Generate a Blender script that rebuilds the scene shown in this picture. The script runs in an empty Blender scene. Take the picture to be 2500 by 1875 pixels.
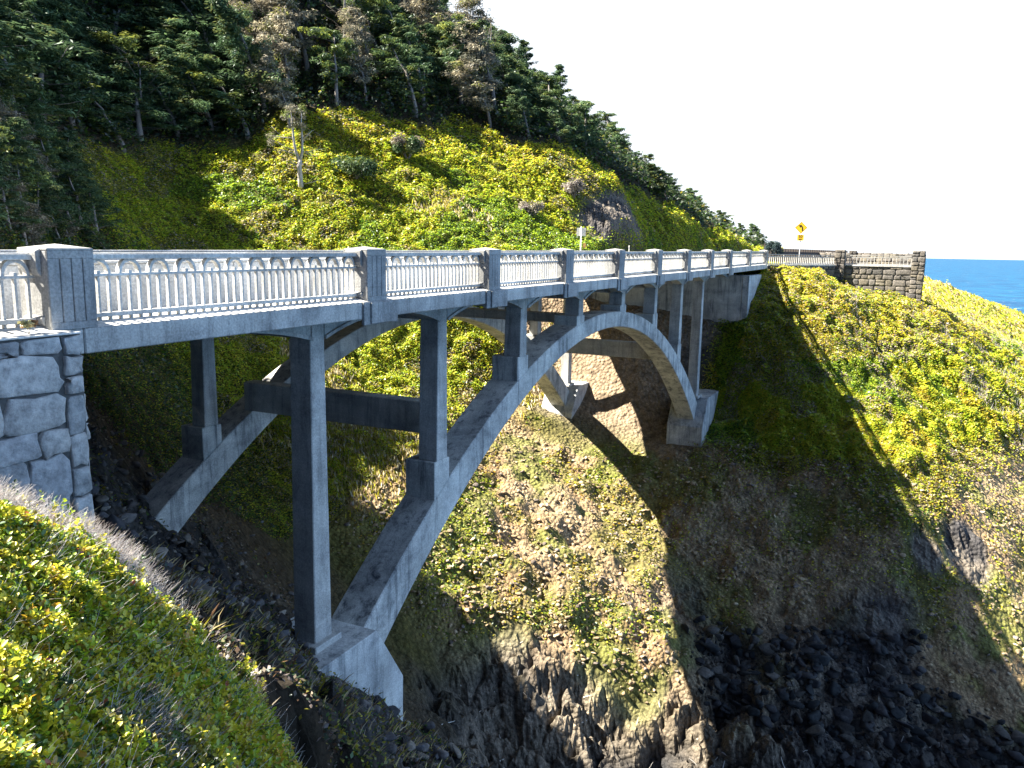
import bpy, bmesh, math, random
import numpy as np
from mathutils import Matrix, Vector, noise as mn

random.seed(7)
RNG = np.random.default_rng(11)
SC = bpy.context.scene
COL = SC.collection

# ---------------------------------------------------------------- camera, sky, sun
CAM = np.array([-9.015, -9.915, 1.127])
cd = bpy.data.cameras.new("camera"); cam = bpy.data.objects.new("camera", cd); COL.objects.link(cam)
cd.sensor_width = 36.0; cd.lens = 28.507; cd.clip_start = 0.1; cd.clip_end = 60000
_r = Vector((0.43531566, -0.9001041, 0.01768846)); _u = Vector((0.13879267, 0.08651101, 0.98653557)); _d = Vector((0.88951496, 0.42699936, -0.16258745))
M = Matrix.Identity(4)
for i in range(3):
    M[i][0] = _r[i]; M[i][1] = _u[i]; M[i][2] = -_d[i]; M[i][3] = CAM[i]
cam.matrix_world = M
SC.camera = cam

SUN_AZ = math.radians(113.9)      # from +X towards +Y
SUN_EL = math.radians(47.2)
w = bpy.data.worlds.new("World"); SC.world = w; w.use_nodes = True
wn = w.node_tree
bg = wn.nodes["Background"]; sky = wn.nodes.new("ShaderNodeTexSky")
sky.sky_type = 'NISHITA'; sky.sun_disc = False
sky.sun_elevation = SUN_EL
sky.sun_rotation = math.radians(90) - SUN_AZ
sky.air_density = 0.2; sky.dust_density = 0.2; sky.ozone_density = 3.0
# haze low over the coast beyond the bridge; added off-frame bluish glow brightens seaward concrete
tcw = wn.nodes.new("ShaderNodeTexCoord"); nv = wn.nodes.new("ShaderNodeVectorMath"); nv.operation = 'NORMALIZE'
wn.links.new(tcw.outputs['Generated'], nv.inputs[0]); cur = sky.outputs[0]
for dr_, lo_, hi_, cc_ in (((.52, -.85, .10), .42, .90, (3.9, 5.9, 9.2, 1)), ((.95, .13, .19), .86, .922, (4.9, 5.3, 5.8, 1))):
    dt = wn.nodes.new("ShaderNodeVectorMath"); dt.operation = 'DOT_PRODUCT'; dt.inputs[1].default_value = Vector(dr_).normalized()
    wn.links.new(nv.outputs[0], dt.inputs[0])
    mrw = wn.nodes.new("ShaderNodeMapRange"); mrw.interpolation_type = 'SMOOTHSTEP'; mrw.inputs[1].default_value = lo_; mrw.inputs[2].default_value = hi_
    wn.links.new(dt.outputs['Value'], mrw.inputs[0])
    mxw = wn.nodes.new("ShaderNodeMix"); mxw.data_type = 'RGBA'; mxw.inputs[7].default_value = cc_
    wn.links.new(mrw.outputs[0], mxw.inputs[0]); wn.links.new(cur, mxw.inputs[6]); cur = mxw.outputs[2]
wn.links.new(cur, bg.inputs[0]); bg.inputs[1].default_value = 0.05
sd = bpy.data.lights.new("sun", 'SUN'); sun = bpy.data.objects.new("sun", sd); COL.objects.link(sun)
sd.energy = 5.0; sd.angle = math.radians(0.5); sd.color = (1.0, 0.93, 0.80)
L = Vector((math.cos(SUN_EL) * math.cos(SUN_AZ), math.cos(SUN_EL) * math.sin(SUN_AZ), math.sin(SUN_EL)))
sun.rotation_euler = L.to_track_quat('Z', 'Y').to_euler()
sun.location = (0, 0, 60)
SC.view_settings.view_transform = 'Standard'; SC.view_settings.look = 'None'
SC.view_settings.exposure = 2.4; SC.view_settings.gamma = 1.0
SC.render.engine = 'CYCLES'
SC.cycles.max_bounces = 5; SC.cycles.diffuse_bounces = 2; SC.cycles.glossy_bounces = 2
SC.cycles.transmission_bounces = 2; SC.cycles.transparent_max_bounces = 4
SC.cycles.use_denoising = True

G = 0.0070564

# ---------------------------------------------------------------- materials
def new_mat(name):
    m = bpy.data.materials.new(name); m.use_nodes = True
    nt = m.node_tree; b = nt.nodes["Principled BSDF"]
    return m, nt, b
def N(nt, t, **k):
    n = nt.nodes.new(t)
    for a, v in k.items():
        if a in n.inputs.keys() if hasattr(n.inputs, 'keys') else False: n.inputs[a].default_value = v
        else: setattr(n, a, v)
    return n
def ramp(nt, stops):
    n = nt.nodes.new("ShaderNodeValToRGB")
    e = n.color_ramp.elements
    while len(e) < len(stops): e.new(0.5)
    for i, (p, c) in enumerate(stops):
        e[i].position = p; e[i].color = (c[0], c[1], c[2], 1)
    return n
def mix(nt, a, b, f, mode='MIX'):
    n = nt.nodes.new("ShaderNodeMix"); n.data_type = 'RGBA'; n.blend_type = mode
    for s, v in ((n.inputs[0], f), (n.inputs[6], a), (n.inputs[7], b)):
        if hasattr(v, 'links') or isinstance(v, bpy.types.NodeSocket): nt.links.new(v, s)
        elif isinstance(v, (tuple, list)): s.default_value = (v[0], v[1], v[2], 1)
        else: s.default_value = v
    return n.outputs[2]
def noise(nt, scale, detail=6, rough=0.6, vec=None, dist=0.0):
    n = nt.nodes.new("ShaderNodeTexNoise"); n.inputs['Scale'].default_value = scale
    n.inputs['Detail'].default_value = detail; n.inputs['Roughness'].default_value = rough
    n.inputs['Distortion'].default_value = dist
    if vec is not None: nt.links.new(vec, n.inputs['Vector'])
    return n
def objco(nt, scale=(1, 1, 1)):
    tc = nt.nodes.new("ShaderNodeNewGeometry"); mp = nt.nodes.new("ShaderNodeMapping")
    mp.inputs['Scale'].default_value = scale
    nt.links.new(tc.outputs['Position'], mp.inputs['Vector'])
    return mp.outputs[0]
def bump(nt, b, h, dist=0.02, strength=0.6):
    n = nt.nodes.new("ShaderNodeBump"); n.inputs['Distance'].default_value = dist; n.inputs['Strength'].default_value = strength
    nt.links.new(h, n.inputs['Height']); nt.links.new(n.outputs[0], b.inputs['Normal'])

def concrete(name, base=(0.42, 0.41, 0.39), dark=(0.13, 0.14, 0.15), stain=0.5, streak=True):
    m, nt, b = new_mat(name)
    v = objco(nt)
    n1 = noise(nt, 0.9, 7, 0.65, v)
    r1 = ramp(nt, [(0.36, (0, 0, 0)), (0.66, (1, 1, 1))]); nt.links.new(n1.outputs[0], r1.inputs[0])
    vs = objco(nt, (2.3, 2.3, 0.22)); n2 = noise(nt, 1.3, 8, 0.72, vs, .3)
    r2 = ramp(nt, [(0.50, (0, 0, 0)), (0.68, (1, 1, 1))]); nt.links.new(n2.outputs[0], r2.inputs[0])
    n3 = noise(nt, 26, 4, 0.6, v)
    r3 = ramp(nt, [(0.35, (0.72, 0.72, 0.72)), (0.65, (1.12, 1.12, 1.12))]); nt.links.new(n3.outputs[0], r3.inputs[0])
    c = mix(nt, base, tuple(x * 0.62 for x in base), r1.outputs[0])
    mul = nt.nodes.new("ShaderNodeMath"); mul.operation = 'MULTIPLY'; mul.inputs[1].default_value = stain
    nt.links.new(r2.outputs[0], mul.inputs[0])
    c = mix(nt, c, dark, mul.outputs[0])
    vb = objco(nt, (.15, .15, 5.0)); n4 = noise(nt, 1.0, 4, .6, vb); r4 = ramp(nt, [(.36, (.94, .94, .94)), (.60, (1.03, 1.03, 1.03))]); nt.links.new(n4.outputs[0], r4.inputs[0])
    c = mix(nt, c, r4.outputs[0], 1.0, 'MULTIPLY')
    n5 = noise(nt, .55, 8, .72, v, .6); r5 = ramp(nt, [(.40, (1.15, 1.15, 1.12)), (.52, (.95, .95, .95)), (.66, (.50, .52, .54))]); nt.links.new(n5.outputs[0], r5.inputs[0])
    c = mix(nt, c, r5.outputs[0], min(1, stain * 1.3), 'MULTIPLY')
    c = mix(nt, c, r3.outputs[0], 1.0, 'MULTIPLY')
    nt.links.new(c, b.inputs['Base Color']); b.inputs['Roughness'].default_value = 0.9
    b.inputs['Specular IOR Level'].default_value = 0.25
    bump(nt, b, n3.outputs[0], 0.01, 0.5)
    return m
M_conc = concrete("weathered_concrete", (0.58, 0.57, 0.55), (0.10, 0.105, 0.11), 0.6)
M_light = concrete("pale_concrete", (0.78, 0.77, 0.74), (0.30, 0.30, 0.29), 0.25)
M_post = concrete("post_concrete", (0.42, 0.42, 0.415), (0.10, 0.11, 0.12), 0.55)
M_rail = concrete("rail_concrete", (0.66, 0.65, 0.62), (0.26, 0.26, 0.26), 0.40)
M_dark = concrete("dark_concrete", (0.20, 0.19, 0.18), (0.05, 0.05, 0.05), 0.6)  # darker concrete tone, used on the retaining block
M_foot = concrete("stained_concrete", (0.58, 0.59, 0.59), (0.10, 0.12, 0.14), 0.9)
M_rib = concrete("rib_concrete", (0.62, 0.62, 0.60), (0.07, 0.08, 0.10), 0.95)
def simple(name, col, rough=0.8, metal=0.0, nz=None):
    m, nt, b = new_mat(name); b.inputs['Roughness'].default_value = rough; b.inputs['Metallic'].default_value = metal
    b.inputs['Specular IOR Level'].default_value = 0.3
    if nz:
        n = noise(nt, nz, 5, 0.6, objco(nt)); r = ramp(nt, [(0.3, tuple(x * 0.6 for x in col)), (0.7, tuple(min(1, x * 1.25) for x in col))])
        nt.links.new(n.outputs[0], r.inputs[0]); nt.links.new(r.outputs[0], b.inputs['Base Color'])
        bump(nt, b, n.outputs[0], 0.01, 0.4)
    else: b.inputs['Base Color'].default_value = (*col, 1)
    return m
M_asphalt = simple("asphalt", (0.06, 0.06, 0.062), 0.9, 0, 18)
M_white = simple("white_paint", (0.75, 0.75, 0.72), 0.6, 0, 30)
M_yline = simple("yellow_line_paint", (0.65, 0.42, 0.05), 0.7, 0, 30)

# ---------------------------------------------------------------- mesh helpers
class MB:
    def __init__(s): s.v = []; s.f = []
    def add(s, vs, fs):
        k = len(s.v); s.v += [tuple(map(float, v)) for v in vs]; s.f += [tuple(i + k for i in f) for f in fs]
    def box(s, x0, x1, y0, y1, z0, z1):
        s.add([(x0, y0, z0), (x1, y0, z0), (x1, y1, z0), (x0, y1, z0), (x0, y0, z1), (x1, y0, z1), (x1, y1, z1), (x0, y1, z1)],
              [(0, 3, 2, 1), (4, 5, 6, 7), (0, 1, 5, 4), (1, 2, 6, 5), (2, 3, 7, 6), (3, 0, 4, 7)])
    def taper(s, a, b):      # a, b = (x0,x1,y0,y1,z)
        s.add([(a[0], a[2], a[4]), (a[1], a[2], a[4]), (a[1], a[3], a[4]), (a[0], a[3], a[4]),
               (b[0], b[2], b[4]), (b[1], b[2], b[4]), (b[1], b[3], b[4]), (b[0], b[3], b[4])],
              [(0, 3, 2, 1), (4, 5, 6, 7), (0, 1, 5, 4), (1, 2, 6, 5), (2, 3, 7, 6), (3, 0, 4, 7)])
    def prism(s, poly, y0, y1):      # poly in (x,z)
        n = len(poly)
        s.add([(x, y0, z) for x, z in poly] + [(x, y1, z) for x, z in poly],
              [tuple(range(n)), tuple(range(2 * n - 1, n - 1, -1))] + [(i, (i + 1) % n, n + (i + 1) % n, n + i) for i in range(n)])
    def strip(s, top, bot, y0, y1):   # closed solid between two (x,z) polylines
        n = len(top); vs = []
        for i in range(n):
            vs += [(top[i][0], y0, top[i][1]), (top[i][0], y1, top[i][1]), (bot[i][0], y1, bot[i][1]), (bot[i][0], y0, bot[i][1])]
        fs = [(0, 1, 2, 3), (4 * n - 1, 4 * n - 2, 4 * n - 3, 4 * n - 4)]
        for i in range(n - 1):
            a = 4 * i
            for j in range(4): fs.append((a + j, a + 4 + j, a + 4 + (j + 1) % 4, a + (j + 1) % 4))
        s.add(vs, fs)
    def tube(s, pts, rad, n=6, cap=True):
        pts = [Vector(p) for p in pts]; m = len(pts); k = len(s.v); up = Vector((0, 0, 1)); prev = None
        for i, p in enumerate(pts):
            d = (pts[min(i + 1, m - 1)] - pts[max(i - 1, 0)]).normalized()
            a = d.cross(Vector((1, 0, 0)) if prev is None and abs(d.x) < .9 else (prev if prev is not None else up))
            if prev is not None: a = prev - d * prev.dot(d)
            a.normalize(); prev = a; b = d.cross(a)
            for j in range(n):
                t = 2 * math.pi * j / n; q = p + (a * math.cos(t) + b * math.sin(t)) * rad[i]
                s.v.append(tuple(q))
        for i in range(m - 1):
            for j in range(n):
                s.f.append((k + i * n + j, k + i * n + (j + 1) % n, k + (i + 1) * n + (j + 1) % n, k + (i + 1) * n + j))
        if cap:
            s.f.append(tuple(k + j for j in range(n - 1, -1, -1))); s.f.append(tuple(k + (m - 1) * n + j for j in range(n)))
    def build(s, name, mat, parent=None, grade=False, bevel=0, smooth=False, recalc=True, shift=(0, 0, 0)):
        v = np.array(s.v, float)
        if grade: v[:, 2] += G * v[:, 0]
        me = bpy.data.meshes.new(name); me.from_pydata(v.tolist(), [], s.f)
        if recalc:
            b = bmesh.new(); b.from_mesh(me); bmesh.ops.recalc_face_normals(b, faces=b.faces); b.to_mesh(me); b.free()
        me.materials.append(mat)
        if smooth: me.polygons.foreach_set('use_smooth', [True] * len(me.polygons))
        o = bpy.data.objects.new(name, me); COL.objects.link(o)
        if parent: o.parent = parent; o.matrix_parent_inverse = parent.matrix_world.inverted() if False else Matrix.Translation(-Vector(parent.location))
        if bevel:
            md = o.modifiers.new("bevel", 'BEVEL'); md.width = bevel; md.segments = 1; md.limit_method = 'ANGLE'; md.angle_limit = math.radians(35)
        return o
def tag(o, label=None, cat=None, group=None, kind=None):
    if label: o['label'] = label
    if cat: o['category'] = cat
    if group: o['group'] = group
    if kind: o['kind'] = kind
    return o
def empty(name, loc, rz=0):
    o = bpy.data.objects.new(name, None); COL.objects.link(o); o.location = loc; o.rotation_euler = (0, 0, rz); o.empty_display_size = .3
    return o
def fast_mesh(name, verts, faces, mat, colors=None, smooth=False, parent=None):
    """verts (n,3), faces (m,k) numpy; colors per-face (m,3) -> face-corner attribute 'tint'"""
    me = bpy.data.meshes.new(name); n, m, k = len(verts), len(faces), faces.shape[1]
    me.vertices.add(n); me.vertices.foreach_set('co', np.asarray(verts, np.float32).ravel())
    me.loops.add(m * k); me.loops.foreach_set('vertex_index', np.asarray(faces, np.int32).ravel())
    me.polygons.add(m); me.polygons.foreach_set('loop_start', np.arange(0, m * k, k, dtype=np.int32))
    me.polygons.foreach_set('loop_total', np.full(m, k, np.int32))
    me.update(calc_edges=True)
    if smooth: me.polygons.foreach_set('use_smooth', np.ones(m, bool))
    if colors is not None:
        at = me.color_attributes.new('tint', 'FLOAT_COLOR', 'CORNER' if len(colors) == m else 'POINT')
        c = np.ones((m * k if len(colors) == m else n, 4), np.float32)
        c[:, :3] = np.repeat(colors, k, axis=0) if len(colors) == m else colors
        at.data.foreach_set('color', c.ravel())
    me.materials.append(mat)
    o = bpy.data.objects.new(name, me); COL.objects.link(o)
    if parent: o.parent = parent
    return o

# ---------------------------------------------------------------- terrain height field
CP = np.array([
 # near bank on the camera side
 (-9,-9.9,-1.0),(-12,-10,-.7),(-14,-4,-.1),(-7.5,-7.5,-1.6),(-6.6,-5.9,-1.35),(-5.9,-4.9,-.9),(-5.2,-3.6,-.2),(-7,-2.5,-.5),(-9,-1.5,-1.0),(-5,-1.2,-1.9),(-3.6,-.8,-2.2),
 (-4.6,-3.6,-.85),(-4.2,-4.1,-1.55),(-4.2,-4.8,-2.35),(-4.7,-5.6,-2.95),(-3.6,-2.8,-1.7),(-5.5,-7,-3.3),(-6,-9,-3.6),(-4,-13,-6),(-10,-16,-3),(-14,-22,-6),(-30,-22,-3),(-30,-8,-.3),(-30,-40,-12),(-14,-40,-20),
 (-2.6,-2.6,-3.0),(-2.6,-.8,-2.4),(-1.6,.2,-2.7),(-1.5,-3.5,-5.0),(-.3,-3,-6.0),(-1.6,-6,-6),(0,-2,-5.4),(3.5,.3,-8.1),(3.8,-.6,-8.9),(4.1,-1.7,-9.7),(6.4,-2.2,-11.2),(8.4,1.3,-11.8),(2.9,2.2,-5.9),(2.5,5,-4.6),(4.6,8.6,-5.1),(3,9,-4.5),
 (1,-8,-10),(5,-8,-14),(9,-5,-15.5),(0,-14,-13),
 (8.2,11,-6.9),(6,9,-6.6),(8.5,6,-10),(-1.5,6,-2.8),(-1.2,12,-2.2),(3,12,-3.5),(12,8,-12.5),(11.5,13,-9),
 # ravine floor
 (12.5,-1,-16.5),(16,-2,-21.5),(20,-4,-22.4),(24,-4.6,-21.8),(16,-10,-23),(16,-20,-24),(14,-35,-25.5),(15.5,4,-18.3),(16.5,10,-14.5),(18,15,-12),(21.5,22,-8.5),(27,30,-3.5),(25,14,-10.8),(28,18,-8.8),(34,24,-4.5),(37,40,4),(45,55,14),
 # far bank
 (26,-3.6,-20.8),(29.3,-2,-18.4),(32.3,-.9,-17.1),(34.4,.6,-15.8),(37.2,3,-14.2),(41,10.5,-10.1),(42,7,-10.9),(45.4,1.6,-10),(44,-.6,-10.6),(41.3,.8,-10.9),(47.2,-6.3,-7.1),(45.3,-8,-9.1),(43.5,-9,-10.4),(42.7,-9.7,-11.2),(39.9,-11,-12.7),(39.2,-12.5,-14.6),(38,-14,-16.6),(36.5,-15.8,-18.4),
 (48.5,-4,-4.4),(50,-3,-3.4),(51.7,-1.9,-2.3),(54.5,-1.2,-1.2),(50.6,-.2,-2.6),(54,-.2,-1.35),(50.4,4,-2.9),(50.4,8,-2.7),(52,1,-2.2),(57.5,-.6,0),(32,-18,-21.5),(28,-12,-22.5),(24,-25,-24.5),(30,10.3,-12),(34,8,-12.5),(25.5,3.5,-16.8),(27.5,.3,-17.9),(23.6,2.6,-20.6),(25.4,-1.0,-21.6),(21.5,6.5,-19),(24,8,-15.6),(30,-6,-19.5),(35,-6,-16.5),(40,-5,-13),
 (46.5,2.5,-8.5),(48.5,2.5,-5.5),(50.8,1.9,-3),(46.3,7.6,-6.7),(45.1,7.5,-8.2),(43.9,8,-9.8),(48.5,8,-3),(44.5,13,-9),(46,14.5,-5.5),(47.5,15.5,-2.2),(50,16,.3),(43,13,-9.3),
 (56,-4,-1.3),(60,-8,-2.9),(66.5,-11.8,-3.3),(66,-7,-2.6),(67,-4.6,-1.8),(62,-3,-.4),(57,-8,-4.3),(54,-12,-8),(52,-15,-11.2),(48,-17.7,-14.4),(58.8,-15.2,-7.6),(66,-17,-7.6),(75,-20,-7.2),(84.7,-21,-8.4),(70,-25,-12),(60,-24,-15.5),(50,-26,-21),(45,-34,-24.5),(36,-25,-24),
 (100,-22,-8),(132,-26,-7.6),(160,-12.4,-3.4),(120,-12,-4.5),(90,-12,-4),(120,-40,-15),(150,-55,-22),(190,-30,-10),(200,-60,-26),(100,-45,-23),(262,-10,-3),(262,-62,-26),(80,-40,-23),(150,-70,-27),(60,-62,-27),(262,-80,-28),(10,-62,-27),(-30,-62,-25),
 # left spur (shaded)
 (-5,14,.2),(2,14,-.4),(7,16,-.3),(9.5,18,1.0),(5,20,5),(-5,20,6),(-10,30,22),(5,29,15),(13,24,3),(15,32,8.5),(20,36,8),(28,48,13),(26,29,.8),(17,25,-1.5),(14,20,-3.5),(12.3,17,-5.2),(15,14,-10),(8.8,13.5,-5.6),(5,42,25),(15,48,17),(-10,50,34),(-30,14,2),(-30,30,20),(-30,60,45),(10,70,30),(30,66,26),
 # lit hill behind the bridge
 (37.2,19.5,-7),(30,17,-9.5),(40,27,-1),(45,25,1),(50,22,2.5),(57,19,3),(60,16.5,1.2),(55,15.5,.5),(63,17.5,4),(70,17,5.5),(74.8,18,8.2),(69,23,10.2),(63.6,30.8,12),(57.3,34.7,12.5),(51,38,12.2),(45,36,7.5),(50,30,6),(58,25,7),(42,20,-3),(46,18,-.8),
 (75,15,2),(82,15,1),(84,22,9),
 # mountain
 (80,35,20),(93,50,29),(90,25,13),(110,25,12),(130,22,6),(150,20,2),(120,45,25),(60,55,30),(45,65,36),(80,80,54),(120,90,50),(170,50,16),(220,30,1),(200,60,14),(262,60,8),(262,30,0),(262,160,20),(150,160,90),(80,160,110),(-30,160,130),(40,110,70),(20,100,50),(110,15,.6),(150,14,.6),(200,14,.5),(262,14,.5),
 (80,0,-.3),(100,5,-.2),(110,-2,-.6),(150,3,-.6),(200,0,-1),(262,3,-1),(75,-6,-1.4),
], float)
def tps_fit(P, z, lam=0.02):
    n = len(P); d = np.linalg.norm(P[:, None] - P[None], axis=2)
    K = d          # linear kernel: no overshoot
    A = np.zeros((n + 3, n + 3)); A[:n, :n] = -K + lam * np.eye(n) * 0
    A[:n, n] = 1; A[:n, n + 1:] = P; A[n, :n] = 1; A[n + 1:, :n] = P.T
    return np.linalg.solve(A, np.r_[z, 0, 0, 0])
_w = tps_fit(CP[:, :2], CP[:, 2])
def base_h(x, y):
    x = np.asarray(x, float); y = np.asarray(y, float); out = np.zeros(x.size); X = x.ravel(); Y = y.ravel()
    for a in range(0, X.size, 20000):
        d = np.hypot(X[a:a + 20000, None] - CP[None, :, 0], Y[a:a + 20000, None] - CP[None, :, 1])
        d = np.sqrt(d * d + 0.8)
        out[a:a + 20000] = -d @ _w[:-3] + _w[-3] + _w[-2] * X[a:a + 20000] + _w[-1] * Y[a:a + 20000]
    out = out.reshape(x.shape)
    return out
def sstep(a, b, x):
    t = np.clip((x - a) / (b - a), 0, 1); return t * t * (3 - 2 * t)
def road_w(x, y):
    wy = sstep(.0, .6, y) * (1 - sstep(14.4, 15.6, y))
    wx = np.maximum(1 - sstep(-2.6, -2.0, x), sstep(56.5, 58.5, x))
    return wy * wx
# vectorised value noise
def _hash(ix, iy, iz, seed):
    h = (ix * 374761393 + iy * 668265263 + iz * 2147483647 + seed * 144665) & 0xffffffff
    h = ((h ^ (h >> 13)) * 1274126177) & 0xffffffff
    return ((h ^ (h >> 16)) & 0xffff) / 65535.0
def vnoise(x, y, z, seed=0):
    x, y, z = np.broadcast_arrays(np.asarray(x, float), np.asarray(y, float), np.asarray(z, float))
    ix = np.floor(x).astype(np.int64); iy = np.floor(y).astype(np.int64); iz = np.floor(z).astype(np.int64)
    fx = x - ix; fy = y - iy; fz = z - iz
    fx = fx * fx * (3 - 2 * fx); fy = fy * fy * (3 - 2 * fy); fz = fz * fz * (3 - 2 * fz)
    r = 0
    for a in (0, 1):
        for b in (0, 1):
            for c in (0, 1):
                r = r + _hash(ix + a, iy + b, iz + c, seed) * (fx if a else 1 - fx) * (fy if b else 1 - fy) * (fz if c else 1 - fz)
    return r * 2 - 1
def fbm(x, y, z, f, oct=4, seed=0, gain=0.5):
    r = 0; a = 1; s = 0
    for i in range(oct):
        r = r + a * vnoise(x * f, y * f, z * f, seed + i * 17); s += a; a *= gain; f *= 2.03
    return r / s
def cells(x, y, z, f, seed):
    q = np.stack([x * f, y * f, z * f * .7], -1); q = q + .45 * np.stack([fbm(q[:, 0], q[:, 1], q[:, 2], .8, 2, seed + i) for i in range(3)], -1)
    ci = np.floor(q); best = np.full(len(q), 9.); sec = np.full(len(q), 9.); hg = np.zeros(len(q))
    for a in (-1, 0, 1):
        for b in (-1, 0, 1):
            for c_ in (-1, 0, 1):
                cell = (ci + np.array([a, b, c_])).astype(np.int64); jx = np.stack([_hash(cell[:, 0], cell[:, 1], cell[:, 2], seed + m) for m in (1, 2, 3)], -1)
                dd = np.linalg.norm(cell + jx - q, axis=1); hh = _hash(cell[:, 0], cell[:, 1], cell[:, 2], seed + 9); m_ = dd < best
                sec = np.where(m_, best, np.minimum(sec, dd)); hg = np.where(m_, hh, hg); best = np.where(m_, dd, best)
    return np.clip((sec - best) / .25, 0, 1), hg
def bedrock(x, y, z):
    """0..1: how rocky the ravine is here"""
    n = fbm(x, y, z * 0, 0.18, 3, 5) * 3.0
    near = 1.2 * (1 - sstep(10, 15, x)) * sstep(-4.4, -3.2, x) * (1 - sstep(12, 16, y))      # near bank of the ravine
    low = (1 - sstep(-18.5 , -15.8, z + n + 1.7 * np.exp(-((x - 25.5) ** 2 / 14 + (y + 1) ** 2 / 20)))) * (1 - sstep(31, 34, x) * (1 - sstep(-13, -11, y)))
    cliff = sstep(40, 43.5, x) * (1 - sstep(50.5, 53, x)) * sstep(0, 3, y) * (1 - sstep(15.5, 17, y)) * (1 - sstep(-2, -.3, z))
    spot = sstep(.35, .6, np.exp(-((x - 40.8) ** 2 / 5 + (y + 14.2) ** 2 / 2.2))) + sstep(.4, .6, np.exp(-((x - 39) ** 2 / 1.2 + (y + 12.2) ** 2 / 1.2)))
    cut = sstep(60, 64, x) * (1 - sstep(73, 77, x)) * sstep(14.5, 15.5, y) * (1 - sstep(18.0, 19.5, y)) * (1 - sstep(6.5, 8.5, z))
    return np.clip(np.maximum.reduce([low * (y < 14), near * .8, cliff, cut, spot]), 0, 1)
def terrain_h(x, y):
    h = base_h(x, y)
    dist = np.hypot(x - CAM[0], y - CAM[1])
    rk = bedrock(x, y, h)
    amp_far = 1 + sstep(60, 160, dist) * 1.6
    rk = rk * (1 - .93 * np.exp(-((x - 5.2) ** 2 + (y - 1.2) ** 2) / 9)) * (1 - .9 * np.exp(-((x - 6) ** 2 + (y - 11) ** 2) / 7))
    rk = rk * (.62 + .38 * sstep(11, 15, x))
    rug = fbm(x, y, h * .7, 0.30, 5, 3, .55)
    ridg = 1 - np.abs(fbm(x, y, h, 0.55, 4, 9))
    cz0 = sstep(39, 43, x) * (1 - sstep(52, 55, x)) * sstep(0, 3, y) * (1 - sstep(16, 18, y))
    h = h + rk * (rug * 1.5 + (ridg - .75) * 1.3) * (1 - .7 * cz0) * (1 - .4 * sstep(27, 31, x)) 
    sel = rk > .05; e_ = np.ones(x.shape); g_ = np.full(x.shape, .5)
    ea, ga = cells(x[sel], y[sel], h[sel], .62, 21); eb, gb = cells(x[sel], y[sel], h[sel], 1.5, 23)
    add = np.zeros(x.shape); add[sel] = ((ga - .5) * 1.1 - (1 - ea) * .6 + (gb - .5) * .4 - (1 - eb) * .2) * (1 - .62 * sstep(27, 31, x[sel])) * (1 - .5 * (1 - sstep(-22.5, -20.5, h[sel])))
    cz = sstep(39, 43, x) * (1 - sstep(52, 55, x)) * sstep(0, 3, y) * (1 - sstep(16, 18, y))
    h = h + rk * add * (1 - .75 * cz)
    tal = sstep(19, 23, x) * (1 - sstep(40, 44, x)) * (1 - sstep(-12, -9.5, h)) * (1 - sstep(9, 13, y)) * (1 - rk)
    h = h + tal * (fbm(x, y, h, .75, 5, 61, .6) * .75 - np.abs(fbm(x, y, h, .35, 3, 63)) * .6)
    veg = (1 - rk) * (1 - .8 * tal)
    billow = np.abs(fbm(x, y, 0 * x, 0.9, 3, 31)); b2 = np.abs(fbm(x, y, 0 * x, 0.32, 2, 37))
    nearfg = 1 - sstep(8, 14, dist)
    h = h + veg * (billow * .42 * (1 - nearfg * .55) + b2 * .5 * amp_far * (1 - nearfg) + fbm(x, y, 0 * x, .12, 2, 41) * .35 * amp_far * (1 - nearfg) - .2)
    w_ = road_w(x, y)
    h = h * (1 - w_) + (G * x - .18) * w_
    # keep clear of the abutment walls and footings' tops
    return h
def axis(segs):
    out = [segs[0][0]]
    for a, b, s in segs:
        n = max(1, int(round((b - a) / s))); out += list(a + (b - a) * np.arange(1, n + 1) / n)
    return np.array(out)
XS = axis([(-30, -12, .8), (-12, -2, .14), (-2, 12, .2), (12, 34, .17), (34, 62, .24), (62, 92, .4), (92, 150, 1.0), (150, 262, 2.4)])
YS = axis([(-80, -34, 2.5), (-34, -20, .7), (-20, -9, .28), (-9, 4, .15), (4, 18, .2), (18, 42, .4), (42, 80, .9), (80, 160, 2.6)])
XX, YY = np.meshgrid(XS, YS, indexing='ij')
HH = terrain_h(XX.ravel(), YY.ravel()).reshape(XX.shape)
def h_at(x, y):
    """bilinear on the built grid"""
    x = np.asarray(x, float); y = np.asarray(y, float)
    i = np.clip(np.searchsorted(XS, x) - 1, 0, len(XS) - 2); j = np.clip(np.searchsorted(YS, y) - 1, 0, len(YS) - 2)
    fx = (x - XS[i]) / (XS[i + 1] - XS[i]); fy = (y - YS[j]) / (YS[j + 1] - YS[j])
    return HH[i, j] * (1 - fx) * (1 - fy) + HH[i + 1, j] * fx * (1 - fy) + HH[i, j + 1] * (1 - fx) * fy + HH[i + 1, j + 1] * fx * fy
def n_at(x, y, e=.25):
    dx = (h_at(x + e, y) - h_at(x - e, y)) / (2 * e); dy = (h_at(x, y + e) - h_at(x, y - e)) / (2 * e)
    n = np.stack([-dx, -dy, np.ones_like(dx)], -1); return n / np.linalg.norm(n, axis=-1, keepdims=True)
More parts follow.
